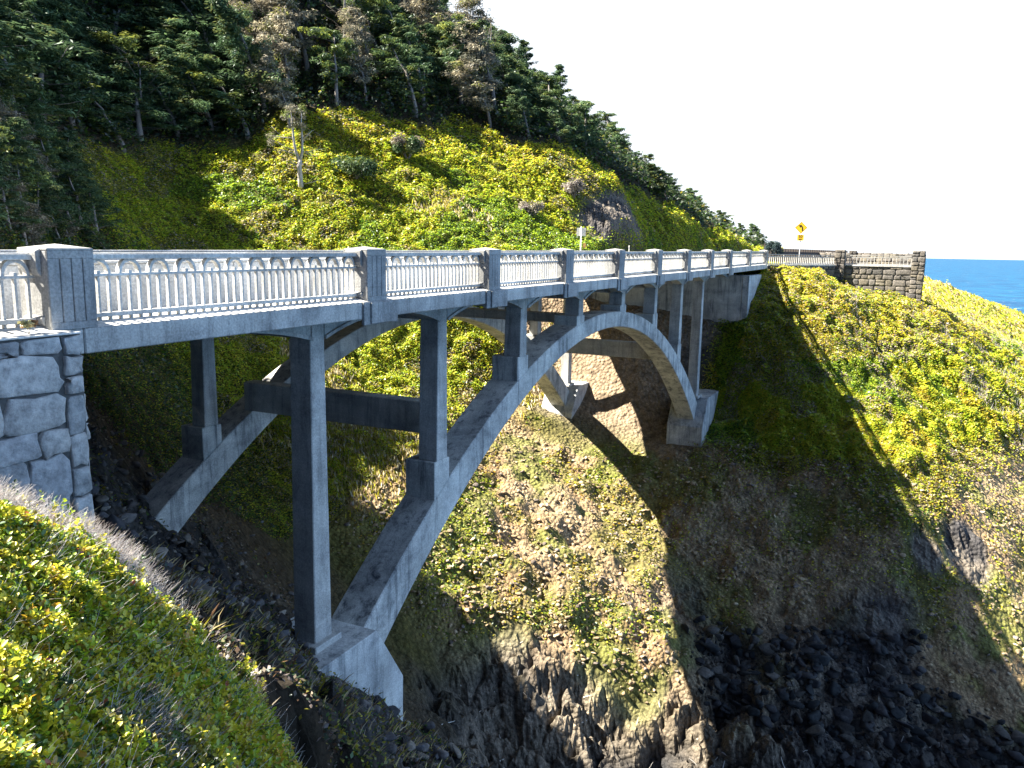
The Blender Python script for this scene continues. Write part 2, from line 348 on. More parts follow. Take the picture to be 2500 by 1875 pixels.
# ---------------------------------------------------------------- ground material
def ground_mat():
    m, nt, b = new_mat("ground")
    at = nt.nodes.new("ShaderNodeVertexColor"); at.layer_name = 'tint'
    v = objco(nt)
    n1 = noise(nt, 2.2, 8, 0.7, v); r1 = ramp(nt, [(0.32, (.45, .45, .45)), (0.55, (1, 1, 1)), (0.75, (1.6, 1.5, 1.4))]); nt.links.new(n1.outputs[0], r1.inputs[0])
    vo = nt.nodes.new("ShaderNodeTexVoronoi"); vo.inputs['Scale'].default_value = 4.5; nt.links.new(v, vo.inputs['Vector'])
    r2 = ramp(nt, [(0.0, (1.15, 1.12, 1.1)), (0.5, (.85, .85, .85)), (1.0, (.45, .45, .45))]); nt.links.new(vo.outputs['Distance'], r2.inputs[0])
    c = mix(nt, at.outputs[0], r1.outputs[0], 1.0, 'MULTIPLY'); c = mix(nt, c, r2.outputs[0], .8, 'MULTIPLY')
    n4 = noise(nt, 14, 4, .7, v); r4 = ramp(nt, [(0.35, (.6, .6, .6)), (0.7, (1.35, 1.35, 1.35))]); nt.links.new(n4.outputs[0], r4.inputs[0])
    c = mix(nt, c, r4.outputs[0], 1.0, 'MULTIPLY')
    nt.links.new(c, b.inputs['Base Color']); b.inputs['Roughness'].default_value = .95; b.inputs['Specular IOR Level'].default_value = .15
    add = nt.nodes.new("ShaderNodeMath"); add.operation = 'SUBTRACT'; nt.links.new(n1.outputs[0], add.inputs[0]); nt.links.new(vo.outputs['Distance'], add.inputs[1])
    bump(nt, b, add.outputs[0], 0.14, 1.0)
    return m
M_ground = ground_mat()
def leaf_mat(name, trans=.45, gloss=.25):
    m = bpy.data.materials.new(name); m.use_nodes = True; nt = m.node_tree; nt.nodes.clear()
    out = nt.nodes.new("ShaderNodeOutputMaterial"); at = nt.nodes.new("ShaderNodeVertexColor"); at.layer_name = 'tint'
    d = nt.nodes.new("ShaderNodeBsdfDiffuse"); t = nt.nodes.new("ShaderNodeBsdfTranslucent"); ms = nt.nodes.new("ShaderNodeMixShader"); ms.inputs[0].default_value = trans
    oi = nt.nodes.new("ShaderNodeObjectInfo"); hs = nt.nodes.new("ShaderNodeHueSaturation")
    mr = nt.nodes.new("ShaderNodeMapRange"); mr.inputs[3].default_value = .75; mr.inputs[4].default_value = 1.3
    nt.links.new(oi.outputs['Random'], mr.inputs[0]); nt.links.new(mr.outputs[0], hs.inputs['Value']); nt.links.new(at.outputs[0], hs.inputs['Color'])
    if 'tree' not in name: hs.inputs['Value'].default_value = 1.0; [nt.links.remove(l) for l in list(hs.inputs['Value'].links)]
    g = nt.nodes.new("ShaderNodeBsdfGlossy"); g.inputs['Roughness'].default_value = .45; g.inputs['Color'].default_value = (.8, .85, .9, 1)
    nt.links.new(hs.outputs[0], d.inputs[0]); nt.links.new(hs.outputs[0], t.inputs[0]); nt.links.new(d.outputs[0], ms.inputs[1]); nt.links.new(t.outputs[0], ms.inputs[2])
    m2 = nt.nodes.new("ShaderNodeMixShader"); m2.inputs[0].default_value = gloss * .16
    nt.links.new(ms.outputs[0], m2.inputs[1]); nt.links.new(g.outputs[0], m2.inputs[2]); nt.links.new(m2.outputs[0], out.inputs[0])
    return m
M_leaf = leaf_mat("shrub_leaves", .5, .25); M_leafg = leaf_mat("glossy_shrub_leaves", .42, .3); M_grass = leaf_mat("dry_grass", .3, .1); M_twig = leaf_mat("grey_twigs", .0, .15)
M_needle = leaf_mat("tree_needles", .32, .12)
M_bark = simple("bark", (.20, .18, .165), .9, 0, 9)
def attr_mat(name, rough=.9):
    m, nt, b = new_mat(name); at = nt.nodes.new("ShaderNodeVertexColor"); at.layer_name = 'tint'
    v = objco(nt); n = noise(nt, 7, 6, .7, v); r = ramp(nt, [(.3, (.5, .5, .5)), (.7, (1.35, 1.32, 1.28))]); nt.links.new(n.outputs[0], r.inputs[0])
    nt.links.new(mix(nt, at.outputs[0], r.outputs[0], 1, 'MULTIPLY'), b.inputs['Base Color']); b.inputs['Roughness'].default_value = rough
    b.inputs['Specular IOR Level'].default_value = .2
    bump(nt, b, n.outputs[0], .04, .8); return m
M_stone = attr_mat("stone")

# ---------------------------------------------------------------- cover types (world space)
def lerp(a, b, t): return a + (b - a) * t[..., None]
def cover(x, y, z):
    """returns dict of weights describing what grows where"""
    n1 = fbm(x, y, 0 * x, .11, 3, 51); n2 = fbm(x, y, 0 * x, .33, 3, 57)
    rk = bedrock(x, y, z)
    talus = sstep(20, 24, x) * (1 - sstep(41, 45, x + n2 * 2)) * (1 - sstep(14, 17, y + n1 * 4)) * (1 - sstep(-11, -8.5, z + n1 * 3)) * sstep(-22, -21, z)
    talus = np.maximum(talus, (1 - sstep(-13.5, -10.5, z + n1 * 2)) * (x > 14) * (y < 2))
    talus = np.clip(talus, 0, 1)
    forest = forest_w(x, y, z)
    return rk, talus, forest, n1, n2
def forest_w(x, y, z):
    # boundary line running along the top of the open slope
    yb = np.interp(x, [-30, 0, 12, 22, 32, 40, 50, 56, 63, 73, 84, 100, 130, 262], [27, 28, 31, 36.5, 43, 45, 42.5, 38.5, 33.5, 24.5, 22, 20, 18, 17])
    return sstep(-.8, .8, y - yb + fbm(x, y, 0 * x, .15, 2, 77) * 3)
cx_, cy_, cz_ = XX.ravel(), YY.ravel(), HH.ravel()
rk_, ta_, fo_, n1_, n2_ = cover(cx_, cy_, cz_)
soil = np.array([.11, .085, .055]); tan_ = np.array([.44, .33, .20]); tan2 = np.array([.33, .22, .12]); rock = np.array([.085, .082, .085]); rock2 = np.array([.23, .20, .165])
veg = np.array([.15, .15, .028]); sand = np.array([.42, .34, .22]); moss = np.array([.17, .20, .04])
col = np.tile(soil * .7, (len(cx_), 1))
col = lerp(col, np.tile(veg, (len(cx_), 1)), np.clip(.8 + n2_, 0, 1) * (1 - fo_) * sstep(15, 25, cx_))
col = lerp(col, lerp(np.tile(tan_, (len(cx_), 1)), np.tile(tan2, (len(cx_), 1)), np.clip(.5 + 1.6 * n2_, 0, 1)), ta_)
n3_ = fbm(cx_, cy_, cz_, .5, 4, 91)
mossw = np.clip(sstep(.0, .22, n3_ + n1_ * .6) + .7 * sstep(.1, .3, n2_ - n1_ * .5), 0, 1) * ta_
col = lerp(col, np.tile(moss, (len(cx_), 1)), mossw * .8)
rc = lerp(np.tile(rock, (len(cx_), 1)), np.tile(rock2, (len(cx_), 1)), np.clip(.5 + 2 * n3_, 0, 1))
cliffl = sstep(40, 43.5, cx_) * (1 - sstep(50.5, 53, cx_)) * sstep(3, 6, cy_) * (1 - sstep(16.5, 18, cy_))
rc = lerp(rc, np.tile(np.array([.33, .25, .17]), (len(cx_), 1)), cliffl)
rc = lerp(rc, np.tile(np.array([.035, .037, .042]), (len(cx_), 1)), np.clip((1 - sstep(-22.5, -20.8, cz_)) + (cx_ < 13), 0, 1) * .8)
buttress = np.exp(-((cx_ - 25.5) ** 2 / 16 + (cy_ + 1) ** 2 / 26)) * sstep(-22.5, -20.5, cz_)
rc = lerp(rc, np.tile(np.array([.27, .225, .165]), (len(cx_), 1)) * (.75 + .5 * np.clip(.5 + 2 * n3_, 0, 1))[:, None], np.clip(buttress * 1.2, 0, .85))
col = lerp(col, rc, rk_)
hd = sstep(72, 82, cx_) * (1 - sstep(-10, -6, cy_))
hcol = lerp(np.tile(sand, (len(cx_), 1)), np.tile(np.array([.20, .22, .045]), (len(cx_), 1)), sstep(-.15, .15, fbm(cx_ * .25, cy_, 0 * cx_, .22, 3, 61)))
col = lerp(col, hcol, hd)
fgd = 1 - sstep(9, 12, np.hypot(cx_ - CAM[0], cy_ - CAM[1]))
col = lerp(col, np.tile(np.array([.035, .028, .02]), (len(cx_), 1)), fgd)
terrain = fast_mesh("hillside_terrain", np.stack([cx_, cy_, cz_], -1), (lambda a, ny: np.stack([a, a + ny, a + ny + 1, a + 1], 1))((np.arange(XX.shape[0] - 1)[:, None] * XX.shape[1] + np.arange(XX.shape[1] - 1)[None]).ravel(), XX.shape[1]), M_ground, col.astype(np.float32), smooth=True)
tag(terrain, kind='structure')

_rkf = (rk_.reshape(XX.shape)[:-1, :-1] < .45).ravel(); terrain.data.polygons.foreach_set('use_smooth', _rkf)
# ocean
def ocean():
    m, nt, b = new_mat("ocean_water"); v = objco(nt, (1, 1, 1))
    n = noise(nt, .035, 8, .65, v); r = ramp(nt, [(.38, (.002, .045, .125)), (.62, (.007, .095, .20))]); nt.links.new(n.outputs[0], r.inputs[0])
    n2 = noise(nt, .10, 7, .8, v); r2 = ramp(nt, [(.62, (0, 0, 0)), (.72, (1, 1, 1))]); nt.links.new(n2.outputs[0], r2.inputs[0])
    nt.links.new(mix(nt, r.outputs[0], (.75, .8, .85), r2.outputs[0]), b.inputs['Base Color'])
    b.inputs['Roughness'].default_value = .55; b.inputs['Specular IOR Level'].default_value = .18
    n3 = noise(nt, .5, 5, .7, v); bump(nt, b, n3.outputs[0], .8, .6)
    mb = MB(); mb.add([(-2500, -30000, -26), (40000, -30000, -26), (40000, 3000, -26), (-2500, 3000, -26)], [(0, 1, 2, 3)])
    o = mb.build("sea", m, None, recalc=False); tag(o, kind='structure')
ocean()

# ---------------------------------------------------------------- scatter
def in_view(P, mx=1.12, my=1.15):
    v = P - CAM; d = v @ np.array(_d); xr = np.abs(v @ np.array(_r)) / np.maximum(d, .01); yu = np.abs(v @ np.array(_u)) / np.maximum(d, .01)
    return (d > 1.5) & (xr < .6315 * mx) & (yu < .4736 * my)
# cell table for sampling
_ci = (HH[1:, 1:] + HH[:-1, :-1]) / 2; _cx = (XX[1:, 1:] + XX[:-1, :-1]) / 2; _cy = (YY[1:, 1:] + YY[:-1, :-1]) / 2
_dx = np.diff(XS)[:, None]; _dy = np.diff(YS)[None]
_sx = (HH[1:, :-1] - HH[:-1, :-1]) / _dx; _sy = (HH[:-1, 1:] - HH[:-1, :-1]) / _dy
_A = _dx * _dy * np.sqrt(1 + _sx ** 2 + _sy ** 2)
_D = np.sqrt((_cx - CAM[0]) ** 2 + (_cy - CAM[1]) ** 2 + (_ci - CAM[2]) ** 2)
_N = np.stack([-_sx, -_sy, np.ones_like(_sx)], -1); _N /= np.linalg.norm(_N, axis=-1, keepdims=True)
_V = np.stack([CAM[0] - _cx, CAM[1] - _cy, CAM[2] - _ci], -1) / _D[..., None]
_face = np.clip((_N * _V).sum(-1), 0, 1)
_vis = in_view(np.stack([_cx, _cy, _ci], -1).reshape(-1, 3)).reshape(_cx.shape)
_RK, _TA, _FO, _N1, _N2 = [a.reshape(_cx.shape) for a in cover(_cx.ravel(), _cy.ravel(), _ci.ravel())]
_RW = road_w(_cx, _cy)
def sample(n, w):
    w = (w * _A * _vis / np.maximum(_D, 4) ** 2 * (.25 + _face) * (_RW < .75)).ravel(); w = w / w.sum()
    idx = RNG.choice(len(w), n, p=w); i, j = np.divmod(idx, _cx.shape[1])
    x = XS[i] + RNG.random(n) * (XS[i + 1] - XS[i]); y = YS[j] + RNG.random(n) * (YS[j + 1] - YS[j])
    return x, y, h_at(x, y), _D[i, j]
def unit(v): return v / np.maximum(np.linalg.norm(v, axis=-1, keepdims=True), 1e-9)
def quads(P, nrm, tang, a, b_, bend=0):
    """leaf quads: centre P, normal, tangent, half length a, half width b (diamond-ish)"""
    t = unit(tang - nrm * (tang * nrm).sum(-1, keepdims=True)); s = np.cross(nrm, t)
    a = a[:, None]; b_ = b_[:, None]
    v = np.stack([P - t * a, P + s * b_ - t * a * .1 , P + t * a, P - s * b_ - t * a * .1], 1)
    n = len(P); return v.reshape(-1, 3), np.arange(n * 4).reshape(n, 4)
def pick(cols, w, n):
    w = np.array(w, float); return np.array(cols)[RNG.choice(len(cols), n, p=w / w.sum())]
YEL = (.50, .46, .03); LIM = (.30, .40, .02); GRN = (.07, .14, .018); OLV = (.24, .22, .025); ORA = (.50, .32, .04); DRY = (.42, .35, .25); MAU = (.24, .20, .19); BRN = (.13, .075, .04); DKG = (.025, .055, .02)
def shrub_cover(name, n, w, size0, kmin, lift, palette, mat, flat=.5, seedn=0):
    x, y, z, d = sample(n, w)
    clump = np.clip(.55 + 1.3 * fbm(x, y, 0 * x, 1.6, 2, 101 + seedn), 0, 1.2)
    P = np.stack([x, y, z + RNG.random(n) ** .6 * lift * clump * (1 + sstep(40, 110, d) * 1.2)], -1)
    N_ = n_at(x, y) if True else 0
    nr = unit(N_ * .35 + np.array([-.12, .15, .9]) + RNG.normal(0, flat * .75, (n, 3)))
    tg = unit(RNG.normal(0, 1, (n, 3)))
    s = np.maximum(size0, kmin * d) * RNG.uniform(.6, 1.35, n)
    V, F = quads(P, nr, tg, s, s * .62)
    return fast_mesh(name, V, F, mat, palette(x, y, z, n, d).astype(np.float32))
dist_ok = 1 - sstep(.0, .5, _FO)
rightbank = (1 - .93 * sstep(72, 82, _cx)) * sstep(26, 34, _cx) * (1 - sstep(1, 3, _cy)) * sstep(-19, -16, _ci + _N1 * 3) * (1 - _RK)
def pal_yellow(x, y, z, n, d):
    a = fbm(x, y, 0 * x, .16, 3, 201); b = fbm(x, y, 0 * x, .45, 3, 207); c = fbm(x, y, 0 * x, .08, 2, 211)
    out = pick([YEL, LIM, OLV, GRN], [5.5, 5, 1, .7], n)
    g = pick([LIM, GRN, OLV], [4, 3, 1], n); o = pick([ORA, YEL, OLV, DRY], [1.2, 4.5, 1, .6], n); m = pick([DRY, MAU, OLV, LIM], [2, 2, 2, 2], n)
    out = np.where((a > .16)[:, None], g, out); out = np.where(((b > .22) & (RNG.random(n) < .75))[:, None], o, out); out = np.where(((b < -.27) & (RNG.random(n) < .7))[:, None], m, out)
    top = sstep(-9, -3, z) * (y < 0) * (c + b * .5 > -.05) * (RNG.random(n) < .6)
    out = np.where((top > .5)[:, None], pick([ORA, DRY, MAU, YEL, OLV], [1.2, 1.5, 1, 4, 2], n), out)
    low = (z < -11) & (y < 2) & (RNG.random(n) < .55); out = np.where(low[:, None], pick([DRY, MAU, BRN, OLV], [1.5, 1, 1.5, 5], n), out)
    return out * RNG.uniform(.95, 1.4, (n, 1))
shrubs = shrub_cover("coastal_shrubs", 330000, rightbank * (1 - .97 * _TA) * sstep(-18.5, -16.5, _ci), .035, .0014, .30, pal_yellow, M_leaf, .55, 1)
tag(shrubs, "yellow green and rust coloured low shrubs covering the slope right of the ravine", "ground cover", kind='stuff')
hill = (sstep(14.3, 14.8, _cy) + 0) * dist_ok * (1 - _RK) * (1 - _TA * .8)
def pal_hill(x, y, z, n, d):
    xa = 15.5 + .36 * (y - 10)
    a = fbm(x, y, z, .13, 3, 301); b = fbm(x, y, z, .4, 3, 307)
    out = pick([YEL, LIM, OLV, GRN], [4, 5.5, 1.2, 1.2], n)
    hi = sstep(7, 13, z + a * 8)[:, None]; out = np.where(RNG.random((n, 1)) < hi * .5, pick([ORA, YEL, DRY], [1.5, 4.5, .6], n), out)
    out = np.where((b > .20)[:, None], pick([MAU, DRY, OLV, YEL, GRN], [1.5, 1, 3, 2, 2], n), out)
    out = np.where((a < -.22)[:, None], pick([GRN, LIM], [2, 2], n), out)
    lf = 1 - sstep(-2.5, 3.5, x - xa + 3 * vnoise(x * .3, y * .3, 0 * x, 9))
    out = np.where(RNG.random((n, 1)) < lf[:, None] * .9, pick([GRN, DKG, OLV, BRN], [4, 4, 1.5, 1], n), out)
    return out * RNG.uniform(1.05, 1.4, (n, 1))
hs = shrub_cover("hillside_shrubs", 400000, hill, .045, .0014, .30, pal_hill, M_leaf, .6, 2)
tag(hs, "bright yellow green salal and bracken covering the open hillside behind the bridge", "ground cover", kind='stuff')
# low green mats on the talus under the arch, and on the near bank
def pal_mat(x, y, z, n, d):
    a = fbm(x, y, z, .3, 3, 401); out = pick([LIM, GRN, YEL, OLV], [4, 3, 2, 2], n)
    out = np.where((a < 0)[:, None], pick([OLV, DRY, ORA, YEL], [2, 3, 1.5, 2], n), out); return out * RNG.uniform(.6, 1.2, (n, 1))
mats = (sstep(.12, .3, _N2 + _N1 * .6) + .01) * np.clip(_TA + .0, 0, 1) * np.clip(1 - _RK * 2, 0, 1) * sstep(12, 20, _cx) * sstep(-18.3, -16.3, _ci + _N2)
ms_ = shrub_cover("green_mats", 7000, mats, .04, .0019, .12, pal_mat, M_leaf, .5, 3)
tag(ms_, "patches of low green and yellow plants on the stony ground under the arch", "ground cover", kind='stuff')
nearb = (1 - sstep(13, 17, _cx)) * sstep(-5, -3.5, _cx) * (_D > 9) * (_cy < 15) * sstep(-15, -12, _ci)
def pal_near(x, y, z, n, d):
    out = pick([BRN, DKG, MAU, OLV, DRY], [3, 3, 3, 2, 1.5], n); a = fbm(x, y, z, .35, 3, 411)
    out = np.where((a > .15)[:, None], pick([GRN, OLV, YEL], [3, 3, 1], n), out); return out * RNG.uniform(.5, 1.1, (n, 1))
nb_ = shrub_cover("bank_plants", 14000, nearb * sstep(-.15, .2, _N2 + .1), .035, .0021, .16, pal_near, M_leaf, .7, 4)
tag(nb_, "sparse brown and dark green plants on the shaded rocky bank below the near abutment", "ground cover", kind='stuff')
# forest floor thicket
fl = _FO * (_D < 190) + .30 * (_cy > 15) * (1 - sstep(-2, 3, _cx - 15 - .36 * (_cy - 10))) * (_N2 > -.05)
def pal_forest(x, y, z, n, d):
    out = pick([DKG, GRN, (.09, .12, .07), (.14, .15, .11), OLV], [3, 3, 3, 2, .7], n); return out * RNG.uniform(.5, 1.15, (n, 1))
th = shrub_cover("forest_thicket", 110000, fl, .07, .0024, 1.0, pal_forest, M_leaf, .8, 5)
tag(th, "dark tangled undergrowth filling the gaps between the hillside trees", "undergrowth", kind='stuff')

# grass blades
def blades(name, n, w, hgt, kmin, cols, cw, lean=(.35, .5, 0), label=None, wid=.02, mat=None, spread=.35):
    x, y, z, d = sample(n, w); P = np.stack([x, y, z - .02], -1)
    s = np.maximum(hgt, kmin * d) * RNG.uniform(.5, 1.3, n)
    dr = unit(np.array([lean[0], lean[1], 1.0]) + RNG.normal(0, spread, (n, 3))); side = unit(np.cross(dr, unit(RNG.normal(0, 1, (n, 3)))))
    wd = np.maximum(wid, .0009 * d)[:, None] if np.ndim(wid) == 0 else wid
    bendv = np.array([lean[0], lean[1], -.1]) * .35
    m = P + dr * (s * .55)[:, None]; t = P + dr * s[:, None] + bendv * s[:, None]
    V = np.stack([P - side * wd, P + side * wd, m + side * wd * .7, t, m - side * wd * .7], 1).reshape(-1, 3)
    F = np.arange(n * 5).reshape(n, 5)
    o = fast_mesh(name, V, F, mat or M_grass, (pick(cols, cw, n) * RNG.uniform(.7, 1.25, (n, 1))).astype(np.float32))
    tag(o, label, "grass", kind='stuff'); return o
STRAW = (.55, .44, .22); PALE = (.62, .58, .44)
gw = (np.clip(_N1 * 2.2 + .25, 0, 1)) * sstep(12, 16, _cy) * (1 - sstep(24, 30, _cy)) * sstep(22, 30, _cx) * (1 - sstep(50, 54, _cx)) * dist_ok
blades("pale_grass", 42000, gw + 1e-6, .35, .006, [STRAW, PALE, YEL, OLV], [4, 2, 2, 2], label="pale wind combed grass on the ravine side behind the arch", wid=.012)
gb = nearb * sstep(.0, .3, _N1 + .1) * (1 - sstep(1, 4, _cy))
blades("dry_bank_grass", 3500, gb, .22, .004, [STRAW, BRN, DRY, OLV], [3, 3, 3, 2], lean=(.5, -.3, 0), label="dry brown grass hanging over the dark bank in the foreground", wid=.008)
gh = sstep(74, 84, _cx) * (1 - sstep(-9, -5, _cy)) * (.15 + (_N2 > -.05)) * (_ci > -24)
blades("headland_grass", 26000, gh, .3, .004, [STRAW, YEL, OLV, LIM, (.5, .4, .25)], [3, 3, 2, 2, 2], label="yellow grass on the headland above the sea", wid=.05)

# foreground: salal with thick leaves, plus grey dead twigs
fgw = (_D < 9.8) * (((_cx + 9) * .9 + (_cy + 9.9) * .43) < 7.35) * (_cx < -2.3) * (_cy < -.55) * (_ci > -6)
ns = 15000
x, y, z, d = sample(ns * 2, fgw * 1.0)
pn = fbm(x, y, 0 * x, .9, 3, 501) + .35 * fbm(x, y, 0 * x, 3.5, 2, 503)
keep = np.where(RNG.random(len(x)) < np.clip(.16 + 3.2 * pn + .70 * (6.0 - ((x + 9) * .9 + (y + 9.9) * .43)), .05, 1))[0][:ns]
x, y, z, pn = x[keep], y[keep], z[keep], pn[keep]; ns = len(x); per = 7; n = ns * per
hb = .02 + .20 * RNG.random(ns) ** 1.3 * np.clip(.6 + vnoise(x * 3.1, y * 3.1, 0 * x, 8), .1, 1.4)
ax = unit(np.array([.10, -.12, 1.0]) + RNG.normal(0, .33, (ns, 3))); e1 = unit(np.cross(ax, RNG.normal(0, 1, (ns, 3)))); e2 = np.cross(ax, e1)
rep = lambda q: np.repeat(q, per, 0)
k_ = np.tile(np.arange(per), ns); an = k_ * 2.4 + rep(RNG.uniform(0, 6.28, ns)) + RNG.normal(0, .25, n); lift = .15 + .13 * k_ + RNG.normal(0, .12, n)
rd = rep(e1) * np.cos(an)[:, None] + rep(e2) * np.sin(an)[:, None]
tg = unit(rd + rep(ax) * lift[:, None]); size = rep(RNG.uniform(.013, .026, ns)) * RNG.uniform(.75, 1.2, n)
P = rep(np.stack([x, y, z + hb], -1)) + tg * (size * 1.1)[:, None] + rep(ax) * (.012 * k_)[:, None]
nr = unit(rep(ax) * 1.0 - rd * lift[:, None] + RNG.normal(0, .18, (n, 3)))
la = size[:, None]; lb = la * .62
t = unit(tg - nr * (tg * nr).sum(-1, keepdims=True)); s = np.cross(nr, t)
fold = .35
V = np.stack([P - t * la, P - t * la * .35 + s * lb + nr * lb * fold, P + t * la * .4 + s * lb * .9 + nr * lb * fold, P + t * la, P + t * la * .4 - s * lb * .9 + nr * lb * fold, P - t * la * .35 - s * lb + nr * lb * fold], 1)
V = V.reshape(-1, 3); b0 = np.arange(n)[:, None] * 6
F = np.concatenate([b0 + np.array([0, 1, 2, 3]), b0 + np.array([0, 3, 4, 5])], 0)
lc = 1.15 * pick([YEL, LIM, GRN, OLV, (.5, .30, .03), (.35, .10, .05)], [7, 5, 2.5, 2.0, .7, .12], ns)
lc = np.where((pn < -.1)[:, None], pick([OLV, GRN, YEL, DKG], [3, 4, 1, 2], ns), lc) * RNG.uniform(.75, 1.2, (ns, 1))
lc = rep(lc) * RNG.uniform(.8, 1.2, (n, 1))
o = fast_mesh("salal_leaves", V, F, M_leafg, np.concatenate([lc, lc], 0).astype(np.float32))
tag(o, "glossy yellow and green leaves of the low shrubs in the near left foreground", "shrubs", kind='stuff')
# grey twigs: thin three sided sticks
def twigs(name, n, w, ln, th, label, keepf=None, lean=(.75, -.1, .75), spread=.38, cols=None):
    x, y, z, d = sample(n * 2, w)
    if keepf is not None:
        k = np.where(RNG.random(len(x)) < keepf(x, y))[0][:n]; x, y, z = x[k], y[k], z[k]
    n = len(x); P = np.stack([x, y, z - .02], -1)
    ax = unit(np.array(lean) + RNG.normal(0, spread, (n, 3))); Lg = RNG.uniform(.45, 1.3, n) * ln
    s1 = unit(np.cross(ax, RNG.normal(0, 1, (n, 3)))); s2 = np.cross(ax, s1)
    ax2 = unit(ax + RNG.normal(0, .3, (n, 3)) + np.array([.15, 0, -.1])); Q = P + ax * (Lg * .5)[:, None]; T = Q + ax2 * (Lg * .5)[:, None]
    tw = th * RNG.uniform(.6, 1.3, (n, 1))
    r0 = [P + tw * (s1 * math.cos(a) + s2 * math.sin(a)) for a in (0, 2.09, 4.19)]; r1 = [Q + tw * .75 * (s1 * math.cos(a) + s2 * math.sin(a)) for a in (0, 2.09, 4.19)]; r2 = [T + tw * .3 * (s1 * math.cos(a) + s2 * math.sin(a)) for a in (0, 2.09, 4.19)]
    V = np.stack(r0 + r1 + r2, 1).reshape(-1, 3); b0 = np.arange(n)[:, None] * 9
    F = np.concatenate([b0 + np.array([i + q, (i + 1) % 3 + q, (i + 1) % 3 + 3 + q, i + 3 + q]) for q in (0, 3) for i in range(3)], 0)
    c = pick(cols or [(.50, .46, .44), (.38, .33, .31), (.60, .57, .54), (.24, .19, .17)], [4, 3, 2, 1.5] if cols is None else [1] * len(cols), n)
    o = fast_mesh(name, V, F, M_twig, np.tile(c, (6, 1)).astype(np.float32)); tag(o, label, "twigs", kind='stuff')
def ridge_keep(x, y):
    q = fbm(x, y, 0 * x, .9, 3, 501)
    return np.clip(.28 - q * 4.2 + .55 * (((x + 9) * .9 + (y + 9.9) * .43) - 6.0), .04, 1)
twigs("dead_twigs", 32000, fgw, .24, .0026, "pale grey dead twigs standing along the crest of the foreground shrubs", ridge_keep)
gcw = (sstep(60, 66, _cx) * (1 - sstep(95, 105, _cx)) * (1 - sstep(-17, -13, _cy)) * sstep(-12, -9, _ci) + sstep(50, 56, _cx) * (1 - sstep(70, 75, _cx)) * (1 - sstep(-8, -4, _cy)) * .7 * (_N2 > .05))
twigs("crest_twigs", 4500, gcw, .6, .012, "grey leafless twigs along the crest of the slope in front of the sea", None, lean=(0, .4, .8))

# ---------------------------------------------------------------- loose stones
def ico(sub=1):
    b = bmesh.new(); bmesh.ops.create_icosphere(b, subdivisions=sub, radius=1); v = np.array([q.co[:] for q in b.verts]); b.faces.ensure_lookup_table()
    f = np.array([[q.index for q in g.verts] for g in b.faces]); b.free(); return v, f
def rockshape(seed, sub=1, amp=.35):
    v, f = ico(sub); rs = np.random.default_rng(seed)
    for k in range(11):      # slice with random planes for facets
        nrm = unit(rs.normal(0, 1, 3)); dd = rs.uniform(.38, .7); pr = v @ nrm; v = v - np.outer(np.maximum(pr - dd, 0), nrm)
    v = v * (1 + amp * .4 * vnoise(v[:, 0] * 1.7 + seed, v[:, 1] * 1.7, v[:, 2] * 1.7, seed)[:, None]) * rs.uniform(.45, 1.35, 3); return v, f
shapes = [rockshape(s, 2) for s in range(10)]
def stones(name, n, w, smin, smax, kmin, cols, cw, label, pw=3.0):
    x, y, z, d = sample(n, w); Vs = []; Fs = []; Cs = []; k = 0
    size = np.maximum(smin + (smax - smin) * RNG.random(n) ** pw, kmin * d)
    cc = pick(cols, cw, n) * RNG.uniform(.6, 1.3, (n, 1))
    for si in range(10):
        idx = np.where(np.arange(n) % 10 == si)[0]; v, f = shapes[si]; m = len(idx)
        a = RNG.uniform(0, 6.28, m); t = RNG.uniform(0, 3.14, m); ca, sa, ct, st = np.cos(a), np.sin(a), np.cos(t), np.sin(t)
        R = np.stack([np.stack([ca, -sa * ct, sa * st], -1), np.stack([sa, ca * ct, -ca * st], -1), np.stack([0 * a, st, ct], -1)], 1)
        q = np.einsum('mij,vj->mvi', R, v) * size[idx][:, None, None] * np.array([1, 1, .75]) + np.stack([x[idx], y[idx], z[idx] + size[idx] * .25], -1)[:, None]
        Vs.append(q.reshape(-1, 3)); Fs.append((f[None] + (np.arange(m) * len(v))[:, None, None]).reshape(-1, 3) + k); k += m * len(v); Cs.append(np.repeat(cc[idx], len(f), 0))
    o = fast_mesh(name, np.concatenate(Vs), np.concatenate(Fs), M_stone, np.concatenate(Cs).astype(np.float32)); tag(o, label, "stones", kind='stuff')
fr = (1 - sstep(15, 16.5, _cy)) * (_D > 14)
stones("talus_stones", 8000, fr * _TA * np.clip(1 - _RK * 2.5, 0, 1) * sstep(18, 22, _cx), .025, .20, .0008, [(.40, .31, .20), (.32, .24, .15), (.2, .17, .15), (.48, .39, .27)], [4, 3, 2, 1], "tan and brown loose stones scattered over the slope under the arch")
stones("ravine_rubble", 2200, fr * (1 - sstep(-20.5, -18.5, _ci) * (1 - sstep(27, 30, _cx))) * (_RK > .3) * (_ci < -17.8) * (_cx > 27.5) * (_cy > -30), .04, .55, .0010, [(.05, .05, .055), (.08, .075, .07), (.035, .04, .045), (.13, .12, .11)], [4, 3, 3, .6], "dark broken basalt rubble covering the ravine floor", 5)
stones("bank_stones", 3000, fr * nearb, .03, .25, .0015, [(.13, .12, .12), (.2, .18, .16), (.08, .08, .09)], [3, 2, 3], "dark stones on the shaded near bank", 4)

